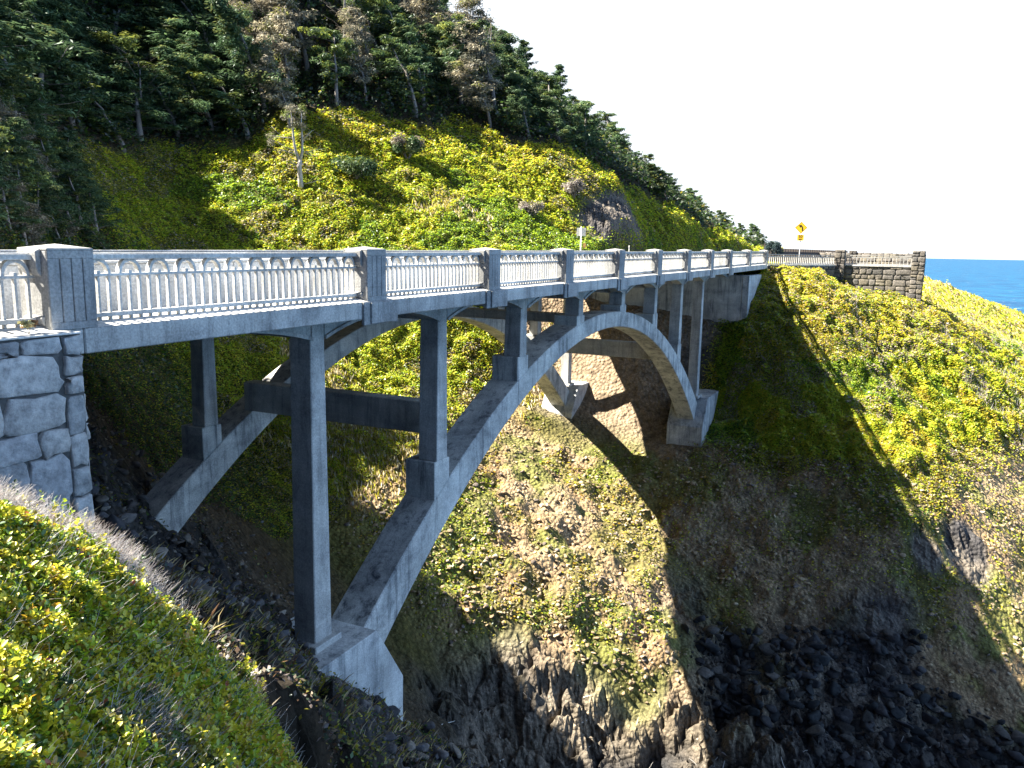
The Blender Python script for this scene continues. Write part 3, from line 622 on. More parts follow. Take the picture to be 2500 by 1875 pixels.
# ---------------------------------------------------------------- rock outcrops
def outcrop(name, c, rad, seed, colr, label, cat="rock", sub=5, rz=0.0):
    v, f = ico(sub); rs = np.random.default_rng(seed)
    for k in range(8):
        nrm = unit(rs.normal(0, 1, 3)); dd = rs.uniform(.6, .95); pr = v @ nrm; v = v - np.outer(np.maximum(pr - dd, 0), nrm)
    p = v * np.array(rad); ca, sa = math.cos(rz), math.sin(rz); p = np.stack([p[:, 0] * ca - p[:, 1] * sa, p[:, 0] * sa + p[:, 1] * ca, p[:, 2]], -1)
    # cracked blocks: distance to jittered cell borders
    q = p * 1.7 + seed; wx = q + .5 * np.stack([fbm(q[:, 0], q[:, 1], q[:, 2], .6, 2, seed + i) for i in range(3)], -1)
    ci = np.floor(wx); best = np.full(len(p), 9.); sec = np.full(len(p), 9.); hgt = np.zeros(len(p))
    for a in (-1, 0, 1):
        for b in (-1, 0, 1):
            for c_ in (-1, 0, 1):
                cell = (ci + np.array([a, b, c_])).astype(np.int64); jx = np.stack([_hash(cell[:, 0], cell[:, 1], cell[:, 2], seed + m) for m in (1, 2, 3)], -1)
                dd = np.linalg.norm(cell + jx - wx, axis=1); hh = _hash(cell[:, 0], cell[:, 1], cell[:, 2], seed + 9); m_ = dd < best
                sec = np.where(m_, best, np.minimum(sec, dd)); hgt = np.where(m_, hh, hgt); best = np.where(m_, dd, best)
    edge = np.clip((sec - best) / .22, 0, 1); nn = unit(v)
    p = p + nn * ((hgt - .5) * .42 - (1 - edge) * .22 + .16 * fbm(p[:, 0], p[:, 1], p[:, 2], 2.2, 4, seed))[:, None] + np.array(c)
    col = np.array(colr) * (.65 + .7 * hgt[:, None])
    fc = col[f].mean(1)
    o = fast_mesh(name, p, f, M_stone, fc.astype(np.float32)); tag(o, label, cat); return o

twigs("driftwood", 70, fr * (_RK > .3) * (1 - sstep(-19, -17, _ci)) * (_cx > 14) * (_cy > -30), .6, .035, "scattered bleached driftwood sticks on the dark ravine floor", None, lean=(.8, .2, .15), spread=.8, cols=[(.5, .47, .43), (.6, .58, .55)])
# ---------------------------------------------------------------- bridge
bridge = empty("concrete_arch_bridge", (24.7, 6.64, -12))
tag(bridge, "white concrete open spandrel arch bridge with arcaded railings crossing the rocky ravine", "bridge")
W = 14.3  # far edge widened beyond the measured width to shade the far rib
POSTX = [-2.16 - 7.4, -2.16] + [5.4 * k - .67 for k in range(1, 9)] + [49.43, 56.9]
PW = .67
def fe(x): return -1.47 - .0211 * (x - 24.7) ** 2
def fi(x): return -2.15 - .0238 * (x - 24.7) ** 2
# deck
mb = MB()
mb.box(-1.7, 50.6, 0, W, -.345, 0)
mb.box(-9.5, -1.7, 0.02, W - .02, -.345, -0.003)
mb.box(50.6, 57.6, 0.02, W - .02, -.345, -0.003)
deck = mb.build("deck", M_conc, bridge, grade=True, bevel=.015)
led = MB(); k_ = len(led.v)
led.add([(xx_, y_, z_) for xx_ in (-9.5, 57.6) for y_, z_ in ((.004, .001), (.22, .058), (1.61, .058), (1.61, .001))], [(0, 1, 2, 3), (7, 6, 5, 4), (0, 4, 5, 1), (1, 5, 6, 2), (2, 6, 7, 3), (3, 7, 4, 0)])
led.build("kerb_ledge", M_light, bridge, grade=True)
# edge beams with haunched soffit + floor beams
for y0, y1 in ((1.66, 2.15), (11.15, 11.62)):
    for k in range(0, 9):
        xa = 5.4 * k - .22 + .22; xb = 5.4 * (k + 1) - .22 - .22
        if k == 0: xa = -1.6
        if k == 8: xb = 50.2
        n = 14; top = [(xa + (xb - xa) * i / n, -.346) for i in range(n + 1)]
        bot = []
        for i in range(n + 1):
            t = 2 * i / n - 1; bot.append((top[i][0], -.50 - .40 * abs(t) ** 2.2 * (0 if k == 0 and t < 0 else 1)))
        b_ = MB(); b_.strip(top, bot, y0, y1)
        f_ = [(p[0], p[1] - .002) for p in bot]
        b_.strip([(p[0], p[1] + .05) for p in bot], [(p[0], p[1] - .03) for p in bot], y0 - .05, y0 - .003)
        b_.build("edge_beam", M_conc, bridge, grade=True)
for k in range(1, 9):
    b_ = MB(); b_.box(5.4 * k - .22 - .19, 5.4 * k - .22 + .19, 2.16, 11.14, -.9, -.346); b_.build("floor_beam", M_conc, bridge, grade=True)
# ribs
for y0, y1 in ((1.63, 2.7), (10.55, 11.65)):
    n = 72; xs = [3.6 + (45.8 - 3.6) * i / n for i in range(n + 1)]
    top = [(x, fe(x)) for x in xs]
    bot = []
    for x in xs:   # intrados shifted so that end faces stay roughly normal
        bot.append((x, fi(x)))
    b_ = MB(); b_.strip(top, bot, y0, y1); b_.build("arch_rib", M_rib, bridge, bevel=.03)
    # moulded face line just inside the extrados
# columns and pedestals
for y0, y1 in ((1.66, 2.24), (10.58, 11.12)):
    for k in range(1, 9):
        xc = 5.4 * k - .25
        top = -.346 + G * xc if False else -.9 + G * xc
        if k in (1, 8): zb = -8.1; wb = .31
        else: zb = fe(xc) + .30 + (.55 if k in (2, 7) else .35 if k in (3, 6) else .02); wb = .25 + .0125 * max(0, -zb - 1)
        ttop = -.36 + G * xc
        b_ = MB(); b_.taper((xc - wb, xc + wb, y0, y1 + .04, zb), (xc - .235, xc + .235, y0, y1, ttop))
        c_ = b_.build("column", M_conc, bridge, bevel=.02)
        pm = MB()
        if k in (1, 8):
            pm.box(xc - .48, xc + .48, y0 - .16, y1 + .2, -8.1, -7.93)
        else:
            lo = min(fe(xc - .42), fe(xc + .42)) - .3
            pm.box(xc - .42, xc + .42, y0 - .0, y0 + .98, lo, zb)
        pm.build("pedestal", M_rib, c_, bevel=.02)
# struts between the ribs
for xc, za, zb in ((12.3, -4.55, -3.55), (36.9, -4.98, -4.05), (24.7, -2.02, -1.6)):
    b_ = MB(); b_.box(xc - .3, xc + .3, 2.71, 10.54, za, zb); b_.build("strut", M_conc, bridge, bevel=.03)
# springing blocks
for y0, y1 in ((1.0, 3.3), (9.95, 12.3)):
    for sgn in (1, -1):
        P_ = [(1.6, -8.1), (6.35, -8.1), (7.5, -9.85), (7.45, -14.0), (1.6, -14.0)]
        if sgn < 0: P_ = [(49.4 - x, z) for x, z in P_]
        b_ = MB(); b_.prism(P_, y0, y1); b_.build("springing_block", M_foot, bridge, bevel=.02)
# posts
def post(x, big=False):
    b_ = MB(); x0, x1 = x, x + PW
    b_.box(x0, x1, .02, .60, .0, 1.03)
    for i in range(4):
        a = x0 + .15 * PW + i * .7 * PW / 3.0
    # raised vertical strips that leave three grooves
    edges = [x0, x0 + .255 * PW, x0 + .5 * PW, x0 + .745 * PW, x1]
    for i in range(4):
        b_.box(edges[i] + (.006 if i else 0), edges[i + 1] - (.006 if i < 3 else 0), 0.0, .0205, .1, .93)
    b_.box(x0, x1, 0.0, .0205, .0, .1); b_.box(x0, x1, 0.0, .0205, .93, 1.03)
    # low pyramid cap
    k = len(b_.v); z0, z1 = 1.03, 1.065
    b_.add([(x0, 0, z0), (x1, 0, z0), (x1, .6, z0), (x0, .6, z0), (x0, 0, z1), (x1, 0, z1), (x1, .6, z1), (x0, .6, z1), ((x0 + x1) / 2, .3, 1.12)],
           [(0, 3, 2, 1), (0, 1, 5, 4), (1, 2, 6, 5), (2, 3, 7, 6), (3, 0, 4, 7), (4, 5, 8), (5, 6, 8), (6, 7, 8), (7, 4, 8)])
    # corbels on the two flanks that carry the handrail
    for s in (-1, 1):
        xe = x0 if s < 0 else x1
        for zz, hh, ww in ((.70, .36, .07), (.06, .14, .05)):
            P_ = [(xe, zz), (xe + s * ww * .6, zz + .03), (xe + s * ww, zz + .1), (xe + s * ww, zz + hh - .03), (xe, zz + hh)]
            if s > 0: P_ = P_
            b_.prism(P_, .12, .50)
    return b_
for i, x in enumerate(POSTX):
    post(x).build("post", M_post, bridge, grade=True, bevel=.008)
    if 2 <= i <= 9:
        b_ = MB(); b_.box(x - .19, x + 1.03, -.05, .02, -.47, .004); b_.box(x + .02, x + PW + .08, -.09, -.05, -.45, -.02)
        b_.build("corbel_plate", M_post, bridge, grade=True, bevel=.01)
# railing panels
RY = .30
nb_total = 0
def panel(xa, xb, individual):
    Lp = xb - xa; nh = max(2, int(round(Lp / .515))); pitch = Lp / nh
    b_ = MB(); b_.box(xa, xb, RY - .09, RY + .09, .915, .985); b_.box(xa, xb, RY - .06, RY + .06, .985, 1.0)
    b_.box(xa, xb, RY - .045, RY + .045, .675, .715); b_.box(xa, xb, RY - .06, RY + .06, .105, .165)
    p_ = b_.build("railing_panel", M_rail, bridge, grade=True, bevel=.006)
    hoopall = MB(); balall = MB()
    for h in range(nh):
        x0 = xa + pitch * h
        xsb = [x0 + pitch * (1 / 6), x0 + pitch * .5, x0 + pitch * (5 / 6)]
        t = hoopall if not individual[1] else MB()
        # hoop: flat bar arch from outer baluster to outer baluster
        n = 12; R = (xsb[2] - xsb[0]) / 2; cx = xsb[1]; k = len(t.v)
        for i in range(n + 1):
            a = math.pi * i / n; ca, sa = -math.cos(a), math.sin(a)
            for rr, yy in ((1.10, -.032), (1.10, .032), (.86, .032), (.86, -.032)):
                t.v.append((cx + ca * R * rr, RY + yy * 1.25, .715 + sa * .198 * (rr * 1.0) - (.0 if rr > 1 else .004)))
        for i in range(n):
            for j in range(4):
                t.f.append((k + 4 * i + j, k + 4 * i + 4 + j, k + 4 * i + 4 + (j + 1) % 4, k + 4 * i + (j + 1) % 4))
        t.f.append((k, k + 1, k + 2, k + 3)); t.f.append((k + 4 * n + 3, k + 4 * n + 2, k + 4 * n + 1, k + 4 * n))
        if individual[1]: t.build("hoop", M_rail, p_, grade=True)
        for q, xx in enumerate(xsb):
            t = balall if not individual[0] else MB()
            t.box(xx - .017, xx + .017, RY - .026, RY + .026, .165, .675); t.box(xx - .017, xx + .017, RY - .026, RY + .026, .055, .105)
            if q == 1: t.box(xx - .026, xx + .026, RY - .036, RY + .036, .715, .755)
            if individual[0]: t.build("baluster", M_rail, p_, grade=True)
    if balall.v: tag(balall.build("baluster", M_rail, p_, grade=True), kind='stuff')
    if hoopall.v: tag(hoopall.build("hoop", M_rail, p_, grade=True), kind='stuff')
for i in range(len(POSTX) - 1):
    xa, xb = POSTX[i] + PW, POSTX[i + 1]
    if i == 0: panel(xa + 3.0 if False else xa, xb, (True, True))
    else: panel(xa, xb, (i <= 2, i <= 7))
# parapets along the roadway
for y0, y1, nm in ((1.62, 1.84, "parapet"), (W - 1.02, W - .80, "parapet")):
    b_ = MB(); xs_ = [-9.5 + 67.1 * i / 11 for i in range(12)]
    for i in range(11):
        b_.prism([(xs_[i] + .006, .0), (xs_[i + 1] - .006, .0), (xs_[i + 1] - .006, .80), (xs_[i] + .006, .80)], y0, y1)
        b_.prism([(xs_[i] + .003, .801), (xs_[i + 1] - .003, .801), (xs_[i + 1] - .003, .845), (xs_[i] + .003, .845)], y0 - .03, y1 + .03)
    b_.build(nm, M_light, bridge, grade=True, bevel=.01)
# far abutment
b_ = MB(); b_.box(50.0, 52.5, .52, W - .3, -7, -.35); b_.build("abutment", M_foot, bridge)
b_ = MB(); b_.prism([(49.98, -.346), (57.6, -.346), (57.6, -1.6), (49.98, -4.2)], .05, .5); b_.build("wing_wall", M_foot, bridge, bevel=.02)
# road surface
b_ = MB(); b_.box(-30, 262, 1.86, W - 1.03, -.12, .02); road = b_.build("road", M_asphalt, None, grade=True); tag(road, kind='structure')
b_ = MB()
for y_ in (6.45, 6.72): b_.box(-30, 262, y_, y_ + .1, .021, .024)
ob = b_.build("centre_line", M_yline, None, grade=True); tag(ob, kind='structure')
b_ = MB()
for y_ in (2.4, 11.2): b_.box(-30, 262, y_, y_ + .1, .021, .024)
ob = b_.build("edge_line", M_white, None, grade=True); tag(ob, kind='structure')
# ---------------------------------------------------------------- stone masonry
def stone_face(origin, udir, vdir, wdir, Wd, Hh, row=(.34, .6), wid=(.4, .95), prot=.06, jit=.03, seed=1, cols=None, clipf=None, gap=.022):
    rs = random.Random(seed); V = []; F = []; C = []
    o_, u_, v_, w_ = [np.array(a, float) for a in (origin, udir, vdir, wdir)]
    cols = cols or [(.17, .155, .135), (.15, .14, .13), (.20, .18, .145), (.13, .125, .12), (.18, .165, .15)]
    def stone(x0, x1, y0, y1):
        cx, cy = (x0 + x1) / 2, (y0 + y1) / 2
        if clipf and clipf(cx, cy): return
        hx, hy = (x1 - x0) / 2 - gap, (y1 - y0) / 2 - gap; c = min(hx, hy) * rs.uniform(.15, .5)
        pts = [(-hx + c * rs.uniform(.3, 1.3), -hy), (0, -hy), (hx - c * rs.uniform(.3, 1.3), -hy), (hx, -hy + c * rs.uniform(.3, 1.3)), (hx, 0), (hx, hy - c * rs.uniform(.3, 1.3)), (hx - c * rs.uniform(.3, 1.3), hy), (0, hy), (-hx + c * rs.uniform(.3, 1.3), hy), (-hx, hy - c * rs.uniform(.3, 1.3)), (-hx, 0), (-hx, -hy + c * rs.uniform(.3, 1.3))]
        jt = min(jit, .22 * min(hx, hy)); pts = [(a + rs.uniform(-jt, jt), b + rs.uniform(-jt, jt)) for a, b in pts]; n = len(pts); k = len(V); p = prot * rs.uniform(.6, 1.35)
        for sc, dp in ((1, 0), (.985, p * .75), (.92, p), (.5, p * rs.uniform(.9, 1.1))):
            for a, b in pts:
                V.append(o_ + u_ * (cx + a * sc) + v_ * (cy + b * sc) + w_ * (dp + rs.uniform(-.006, .006) * (sc < 1)))
        V.append(o_ + u_ * cx + v_ * cy + w_ * p * rs.uniform(.9, 1.2)); col = np.array(rs.choice(cols)) * rs.uniform(.8, 1.2)
        for r in range(3):
            for i in range(n):
                a, b = k + r * n + i, k + r * n + (i + 1) % n; F.append((a, b, b + n, a + n)); C.append(col)
        for i in range(n):
            F.append((k + 3 * n + i, k + 3 * n + (i + 1) % n, k + 4 * n, k + 4 * n)); C.append(col)
    y = 0
    while y < Hh - .12:
        h = min(rs.uniform(*row), Hh - y)
        if Hh - y - h < .15: h = Hh - y
        x = 0
        while x < Wd - .05:
            wv = rs.uniform(*wid)
            if Wd - x - wv < .22: wv = Wd - x
            if h > .4 and rs.random() < .28 and wv < .8:
                q = rs.uniform(.4, .6); stone(x, x + wv, y, y + h * q); stone(x, x + wv, y + h * q, y + h)
            else: stone(x, x + wv, y, y + h)
            x += wv
        y += h
    return V, F, C
def masonry(name, faces, mat, parent=None):
    V = []; F3 = []; C = []
    for (v, f, c) in faces:
        k = len(V); V += list(v)
        for q, cc in zip(f, c):
            if q[2] == q[3]: F3.append((q[0] + k, q[1] + k, q[2] + k)); C.append(cc)
            else:
                F3.append((q[0] + k, q[1] + k, q[2] + k)); C.append(cc); F3.append((q[0] + k, q[2] + k, q[3] + k)); C.append(cc)
    o = fast_mesh(name, np.array(V), np.array(F3), mat, np.array(C, np.float32), smooth=False)
    if parent: o.parent = parent; o.matrix_parent_inverse = Matrix.Translation(-Vector(parent.location))
    return o
M_mortar = simple("mortar", (.20, .19, .18), .95, 0, 12)
M_mort2 = simple("dark_mortar", (.10, .10, .10), .95, 0, 12)
# near abutment wall
nw = empty("stone_abutment_wall", (-5.6, -.2, -3.6)); tag(nw, "grey rounded stone abutment wall below the big post at the left edge", "wall")
b_ = MB(); b_.box(-12, -1.99, -.30, .9, -3.9, -.40); b_.box(-12, -1.99, -.30, -.003, -.40, -.035)
b_.build("wall_core", M_mort2, nw)
gc = [(.36, .37, .38), (.32, .33, .35), (.40, .40, .40), (.34, .34, .34)]
masonry("stonework", [stone_face((-12, -.295, -3.5), (1, 0, 0), (0, 0, 1), (0, -1, 0), 9.72, 3.45, (.34, .58), (.36, .85), .06, .075, 4, gc, None, .012),
                      stone_face((-2.27, -.295, -3.5), (1, 0, 0), (0, 0, 1), (0, -1, 0), .27, 3.45, (.36, .55), (.27, .28), .065, .02, 6, gc, None, .012),
                      stone_face((-1.985, -.28, -3.5), (0, 1, 0), (0, 0, 1), (1, 0, 0), 1.1, 3.1, (.36, .5), (.4, .7), .06, .03, 8, gc)], attr_mat("grey_wall_stone"), nw)
b_ = MB(); b_.box(-12, -2.02, -.37, -.003, -.034, -.006); b_.build("coping", M_light, nw, bevel=.008)
b_ = MB(); b_.box(-12, -1.75, .9, W - .05, -4.5, -.36); b_.build("retaining_block", M_dark, nw)

# overlook walls at the far end
def rotframe(p, q):
    p = np.array(p); q = np.array(q); u = (q - p); Ln = np.linalg.norm(u); u = u / Ln; return u, Ln
ow = empty("stone_overlook_wall", (68, -7.5, -2)); tag(ow, "tan stone overlook wall with square pillars and white railing above the slope", "wall")
faces = []
def pillar(cx, cy, hw, z0, z1, seed):
    b_ = MB(); b_.box(cx - hw + .05, cx + hw - .05, cy - hw + .05, cy + hw - .05, z0, z1); b_.build("pillar_core", M_mort2, ow)
    h = z1 - z0; f = []
    f.append(stone_face((cx - hw + .05, cy + hw, z0), (0, -1, 0), (0, 0, 1), (-1, 0, 0), 2 * hw, h, (.3, .5), (.4, .6), .06, .03, seed))
    f.append(stone_face((cx - hw, cy - hw + .05, z0), (1, 0, 0), (0, 0, 1), (0, -1, 0), 2 * hw, h, (.3, .5), (.4, .6), .06, .03, seed + 1))
    f.append(stone_face((cx - hw, cy - hw, z1 - .05), (1, 0, 0), (0, 1, 0), (0, 0, 1), 2 * hw, 2 * hw, (.35, .6), (.35, .6), .07, .03, seed + 2))
    masonry("pillar", f, M_stone, ow)
pillar(68.05, -4.52, .42, -2.6, 1.66, 31); pillar(68.3, -10.66, .50, -4.6, 1.66, 41)
# wall between pillars faces -X
b_ = MB(); b_.box(68.02, 68.45, -10.2, -4.95, -4.4, .30); b_.build("wall_core", M_mort2, ow)
masonry("stonework", [stone_face((68.03, -4.95, -4.4), (0, -1, 0), (0, 0, 1), (-1, 0, 0), 5.3, 4.68, (.38, .56), (.45, 1.05), .07, .035, 51)], M_stone, ow)
b_ = MB(); b_.box(67.9, 68.6, -10.16, -4.94, .30, .42); b_.build("coping", M_conc, ow, bevel=.01)
# wall from the bridge end to the first pillar
p0 = np.array((57.9, .12)); p1 = np.array((67.62, -4.15)); u2, L2 = rotframe(p0, p1); nrm = np.array((u2[1], -u2[0]))
def seg_box(mb, p, u, L_, w0, w1, z0, z1, nn):
    pts = [p + nn * w0, p + u * L_ + nn * w0, p + u * L_ + nn * w1, p + nn * w1]
    mb.add([(a[0], a[1], z0) for a in pts] + [(a[0], a[1], z1) for a in pts], [(0, 3, 2, 1), (4, 5, 6, 7), (0, 1, 5, 4), (1, 2, 6, 5), (2, 3, 7, 6), (3, 0, 4, 7)])
b_ = MB(); seg_box(b_, p0, u2, L2, -.3, 0, -2.4, .26, nrm); b_.build("wall_core", M_mort2, ow)
masonry("stonework", [stone_face((*p0, -1.9), (*u2, 0), (0, 0, 1), (*nrm, 0), L2, 2.14, (.38, .56), (.5, 1.05), .07, .035, 61)], M_stone, ow)
b_ = MB(); seg_box(b_, p0, u2, L2, -.36, .1, .26, .38, nrm); b_.build("coping", M_conc, ow, bevel=.01)
M_grail = simple("weathered_rail", (.48, .48, .46), .7, 0, 30)
def rail_run(p, u, L_, z0, nn, parent, h=.62, sp=.28):
    b_ = MB(); seg_box(b_, p, u, L_, -.155, -.105, z0 + h, z0 + h + .05, nn); seg_box(b_, p, u, L_, -.155, -.105, z0 + .05, z0 + .10, nn)
    seg_box(b_, p, u, L_, -.15, -.11, z0 + h + .16, z0 + h + .20, nn)
    n_ = int(L_ / sp)
    for i in range(n_ + 1):
        q = p + u * (L_ * i / n_); tall = i % 8 == 0
        seg_box(b_, q - u * .02, u, .04, -.15, -.11, z0, z0 + h + (.16 if tall else 0), nn)
    b_.build("railing", M_grail, parent)
rail_run(p0 + u2 * .3, u2, L2 - .3, .38, nrm, ow)
rail_run(np.array((68.1, -4.98)), np.array((0, -1.)), 5.15, .42, np.array((-1., 0)), ow)
# terrace paving
b_ = MB(); b_.add([(57.9, -.05, .36), (67.7, -4.1, .36), (68.3, -4.95, .36), (68.45, -10.3, .36), (78, -10.9, .4), (84, -2, .5), (84, 1.2, .5), (57.9, 1.2, .36)], [tuple(range(8))])
tag(b_.build("overlook_paving", M_asphalt, None), kind='structure')
# low stone parapet at the back of the overlook
pw_ = empty("stone_parapet", (77, -7, .3)); tag(pw_, "low dark topped stone parapet at the back of the overlook, seen over the railing", "wall")
q0 = np.array((78.2, -11.3)); q1 = np.array((80.5, -1.6)); u3, L3 = rotframe(q1, q0); n3 = np.array((u3[1], -u3[0]))
b_ = MB(); seg_box(b_, q1, u3, L3, -.4, 0, -1.2, 1.42, n3); b_.build("wall_core", M_mort2, pw_)
masonry("stonework", [stone_face((*q1, .3), (*u3, 0), (0, 0, 1), (*n3, 0), L3, 1.12, (.3, .45), (.4, .9), .06, .03, 71), stone_face((*(q1 - n3 * .42), 1.42), (*u3, 0), (*n3, 0), (0, 0, 1), L3, .44, (.44, .45), (.4, .8), .09, .03, 73, [(.2, .19, .18), (.26, .25, .24)])], M_stone, pw_)
b_ = MB(); b_.box(79.6, 80.3, -5.2, -4.5, .3, 1.7); b_.build("pier_core", M_mort2, pw_)
masonry("pier", [stone_face((79.58, -4.48, .3), (0, -1, 0), (0, 0, 1), (-1, 0, 0), .74, 1.42, (.3, .45), (.36, .4), .05, .03, 75)], M_stone, pw_)

# timber post guard rail along the road beyond the overlook
M_wood = simple("dark_timber", (.07, .06, .055), .9, 0, 14)
gr = empty("guard_rail", (75, -.3, .5)); tag(gr, "row of small dark timber guard rail posts beside the road past the bridge", "guard rail")
a0 = np.array((68.0, 1.35)); a1 = np.array((90.0, -3.6)); ug, Lg_ = rotframe(a0, a1); ng = np.array((ug[1], -ug[0]))
b_ = MB()
for i in range(34):
    t = i / 33; q = a0 + ug * Lg_ * t; zt = 1.74 - .02 * t
    b_ = MB(); seg_box(b_, q - ug * .09, ug, .18, -.09, .09, .4, zt, ng); b_.build("guard_post", M_wood, gr)
b_ = MB(); seg_box(b_, a0, ug, Lg_, .092, .14, 1.22, 1.46, ng); b_.build("rail_beam", M_wood, gr)
g2 = empty("roadside_fence", (100, 1, .8)); tag(g2, "short dark fence posts above the far end of the railing, before the bush", "fence")
for i in range(7):
    b_ = MB(); xx = 92 + i * 4.5; yy = 5.6 + i * .45; b_.box(xx - .1, xx + .1, yy - .1, yy + .1, .3, 2.5 + .02 * i); b_.build("fence_post", M_wood, g2)

# ---------------------------------------------------------------- road signs
M_ysign = simple("yellow_sign_face", (.72, .45, .02), .5); M_blk = simple("black_sign_ink", (.012, .012, .012), .6); M_pole = simple("galvanised_pole", (.75, .76, .75), .5, 0, 40)
FR = Vector((CAM[0] - 72.4, CAM[1] + .6, 0)).normalized(); RT = Vector((-FR.y, FR.x, 0))       # sign faces oncoming view; RT = viewer's right
def sign_pt(c, a, b, o=0.0): return tuple(Vector(c) + RT * a + Vector((0, 0, b)) + FR * o)
def plate(c, pts, t0, t1, name, mat, parent):
    b_ = MB(); n = len(pts); b_.add([sign_pt(c, a, b, t1) for a, b in pts] + [sign_pt(c, a, b, t0) for a, b in pts], [tuple(range(n)), tuple(range(2 * n - 1, n - 1, -1))] + [(i, (i + 1) % n, n + (i + 1) % n, n + i) for i in range(n)])
    return b_.build(name, mat, parent)
sg = empty("curve_warning_sign", (72.4, -.6, .4)); tag(sg, "yellow diamond road sign with left curve arrow above a small yellow speed plate", "road sign")
c0 = (72.4, -.6, 3.70); H_ = .56
dm = plate(c0, [(0, -H_), (H_, 0), (0, H_), (-H_, 0)], 0, .02, "diamond_plate", M_ysign, sg)
bor = []
for k in range(4):
    an = math.pi / 2 * k; 
b_ = MB()
o1, o2 = .51, .48
P4 = [(0, -1), (1, 0), (0, 1), (-1, 0)]
for k in range(4):
    a, b = P4[k], P4[(k + 1) % 4]
    b_.add([sign_pt(c0, a[0] * o1, a[1] * o1, .022), sign_pt(c0, b[0] * o1, b[1] * o1, .022), sign_pt(c0, b[0] * o2, b[1] * o2, .022), sign_pt(c0, a[0] * o2, a[1] * o2, .022)], [(0, 1, 2, 3)])
b_.build("border_line", M_blk, sg)
# arrow shaft bends up and to the left
b_ = MB(); path = [(.13, -.30), (.13, -.14), (.12, -.03), (.07, .08), (-.02, .15)]; wv = .062; n = len(path); L_ = []; R_ = []
for i, (a, b) in enumerate(path):
    d0 = Vector(path[min(i + 1, n - 1)]) - Vector(path[max(i - 1, 0)]); d0.normalize(); q = Vector((-d0.y, d0.x)) * wv; L_.append((a + q.x, b + q.y)); R_.append((a - q.x, b - q.y))
for i in range(n - 1): b_.add([sign_pt(c0, *L_[i], .023), sign_pt(c0, *L_[i + 1], .023), sign_pt(c0, *R_[i + 1], .023), sign_pt(c0, *R_[i], .023)], [(0, 1, 2, 3)])
b_.add([sign_pt(c0, .045, .275, .024), sign_pt(c0, -.235, .215, .024), sign_pt(c0, -.075, -.02, .024)], [(0, 1, 2)])
b_.build("arrow", M_blk, sg)
c1 = (72.4, -.6, 2.78); plate(c1, [(-.29, -.27), (.29, -.27), (.29, .27), (-.29, .27)], 0, .02, "speed_plate", M_ysign, sg)
def text(body, c, size, z, parent, nm):
    cu = bpy.data.curves.new(nm, 'FONT'); cu.body = body; cu.size = size; cu.align_x = 'CENTER'; cu.align_y = 'CENTER'; cu.offset = .008
    o = bpy.data.objects.new(nm, cu); COL.objects.link(o); dg = bpy.context.evaluated_depsgraph_get(); me = bpy.data.meshes.new_from_object(o.evaluated_get(dg)); bpy.data.objects.remove(o); bpy.data.curves.remove(cu)
    me.materials.clear(); me.materials.append(M_blk); me.name = nm
    R4 = Matrix((( RT.x, 0, FR.x), (RT.y, 0, FR.y), (0, 1, 0))).to_4x4(); me.transform(R4); ob = bpy.data.objects.new(nm, me); COL.objects.link(ob)
    ob.location = sign_pt(c, 0, z, .023); ob.parent = parent; ob.matrix_parent_inverse = Matrix.Translation(-Vector(parent.location)); return ob
text("50", c1, .36, .09, sg, "number_text"); text("MPH", c1, .15, -.16, sg, "unit_text")
b_ = MB(); q = sign_pt(c0, 0, 0, -.06); b_.box(q[0] - .035, q[0] + .035, q[1] - .035, q[1] + .035, .3, 4.0); b_.build("sign_post", M_pole, sg)
# white square sign seen from behind, far side of the road
ws = empty("white_square_sign", (55.8, 15.0, .4)); tag(ws, "blank back of a square white road sign on a thin pole before the rock face", "road sign")
FR_s, RT_s = FR, RT
FR = Vector((CAM[0] - 55.8, CAM[1] - 15, 0)).normalized(); RT = Vector((-FR.y, FR.x, 0))
c2 = (55.8, 15.0, 2.76); plate(c2, [(-.38, -.34), (.38, -.34), (.38, .34), (-.38, .34)], -.02, 0, "sign_plate", M_white, ws)
b_ = MB(); q = sign_pt(c2, -.02, 0, .05); b_.box(q[0] - .05, q[0] + .05, q[1] - .05, q[1] + .05, .2, 3.2); b_.build("sign_post", M_pole, ws)
ts = empty("tan_marker_sign", (57.2, 15.2, .4)); tag(ts, "small tan rectangular marker beside the white sign pole", "road marker")
c3 = sign_pt((55.8, 15.0, 1.62), .29, 0, -.5); plate(c3, [(-.12, -.22), (.12, -.22), (.12, .22), (-.12, .22)], -.02, 0, "marker_plate", simple("tan_paint", (.62, .36, .14), .7), ts)
b_ = MB(); q = Vector(c3) - FR * .07; b_.box(q.x - .03, q.x + .03, q.y - .03, q.y + .03, .3, 1.8); b_.build("marker_post", M_wood, ts)
dl = empty("delineator_post", (61.5, 12.6, .4)); tag(dl, "thin white roadside marker stick in front of the rock face", "road marker")
b_ = MB(); b_.taper((61.46, 61.54, 12.56, 12.64, .3), (61.47, 61.53, 12.57, 12.63, 1.75)); b_.build("stick", M_white, dl)
b_ = MB(); b_.box(61.44, 61.468, 12.56, 12.64, 1.55, 1.7); b_.build("reflector", M_white, dl)
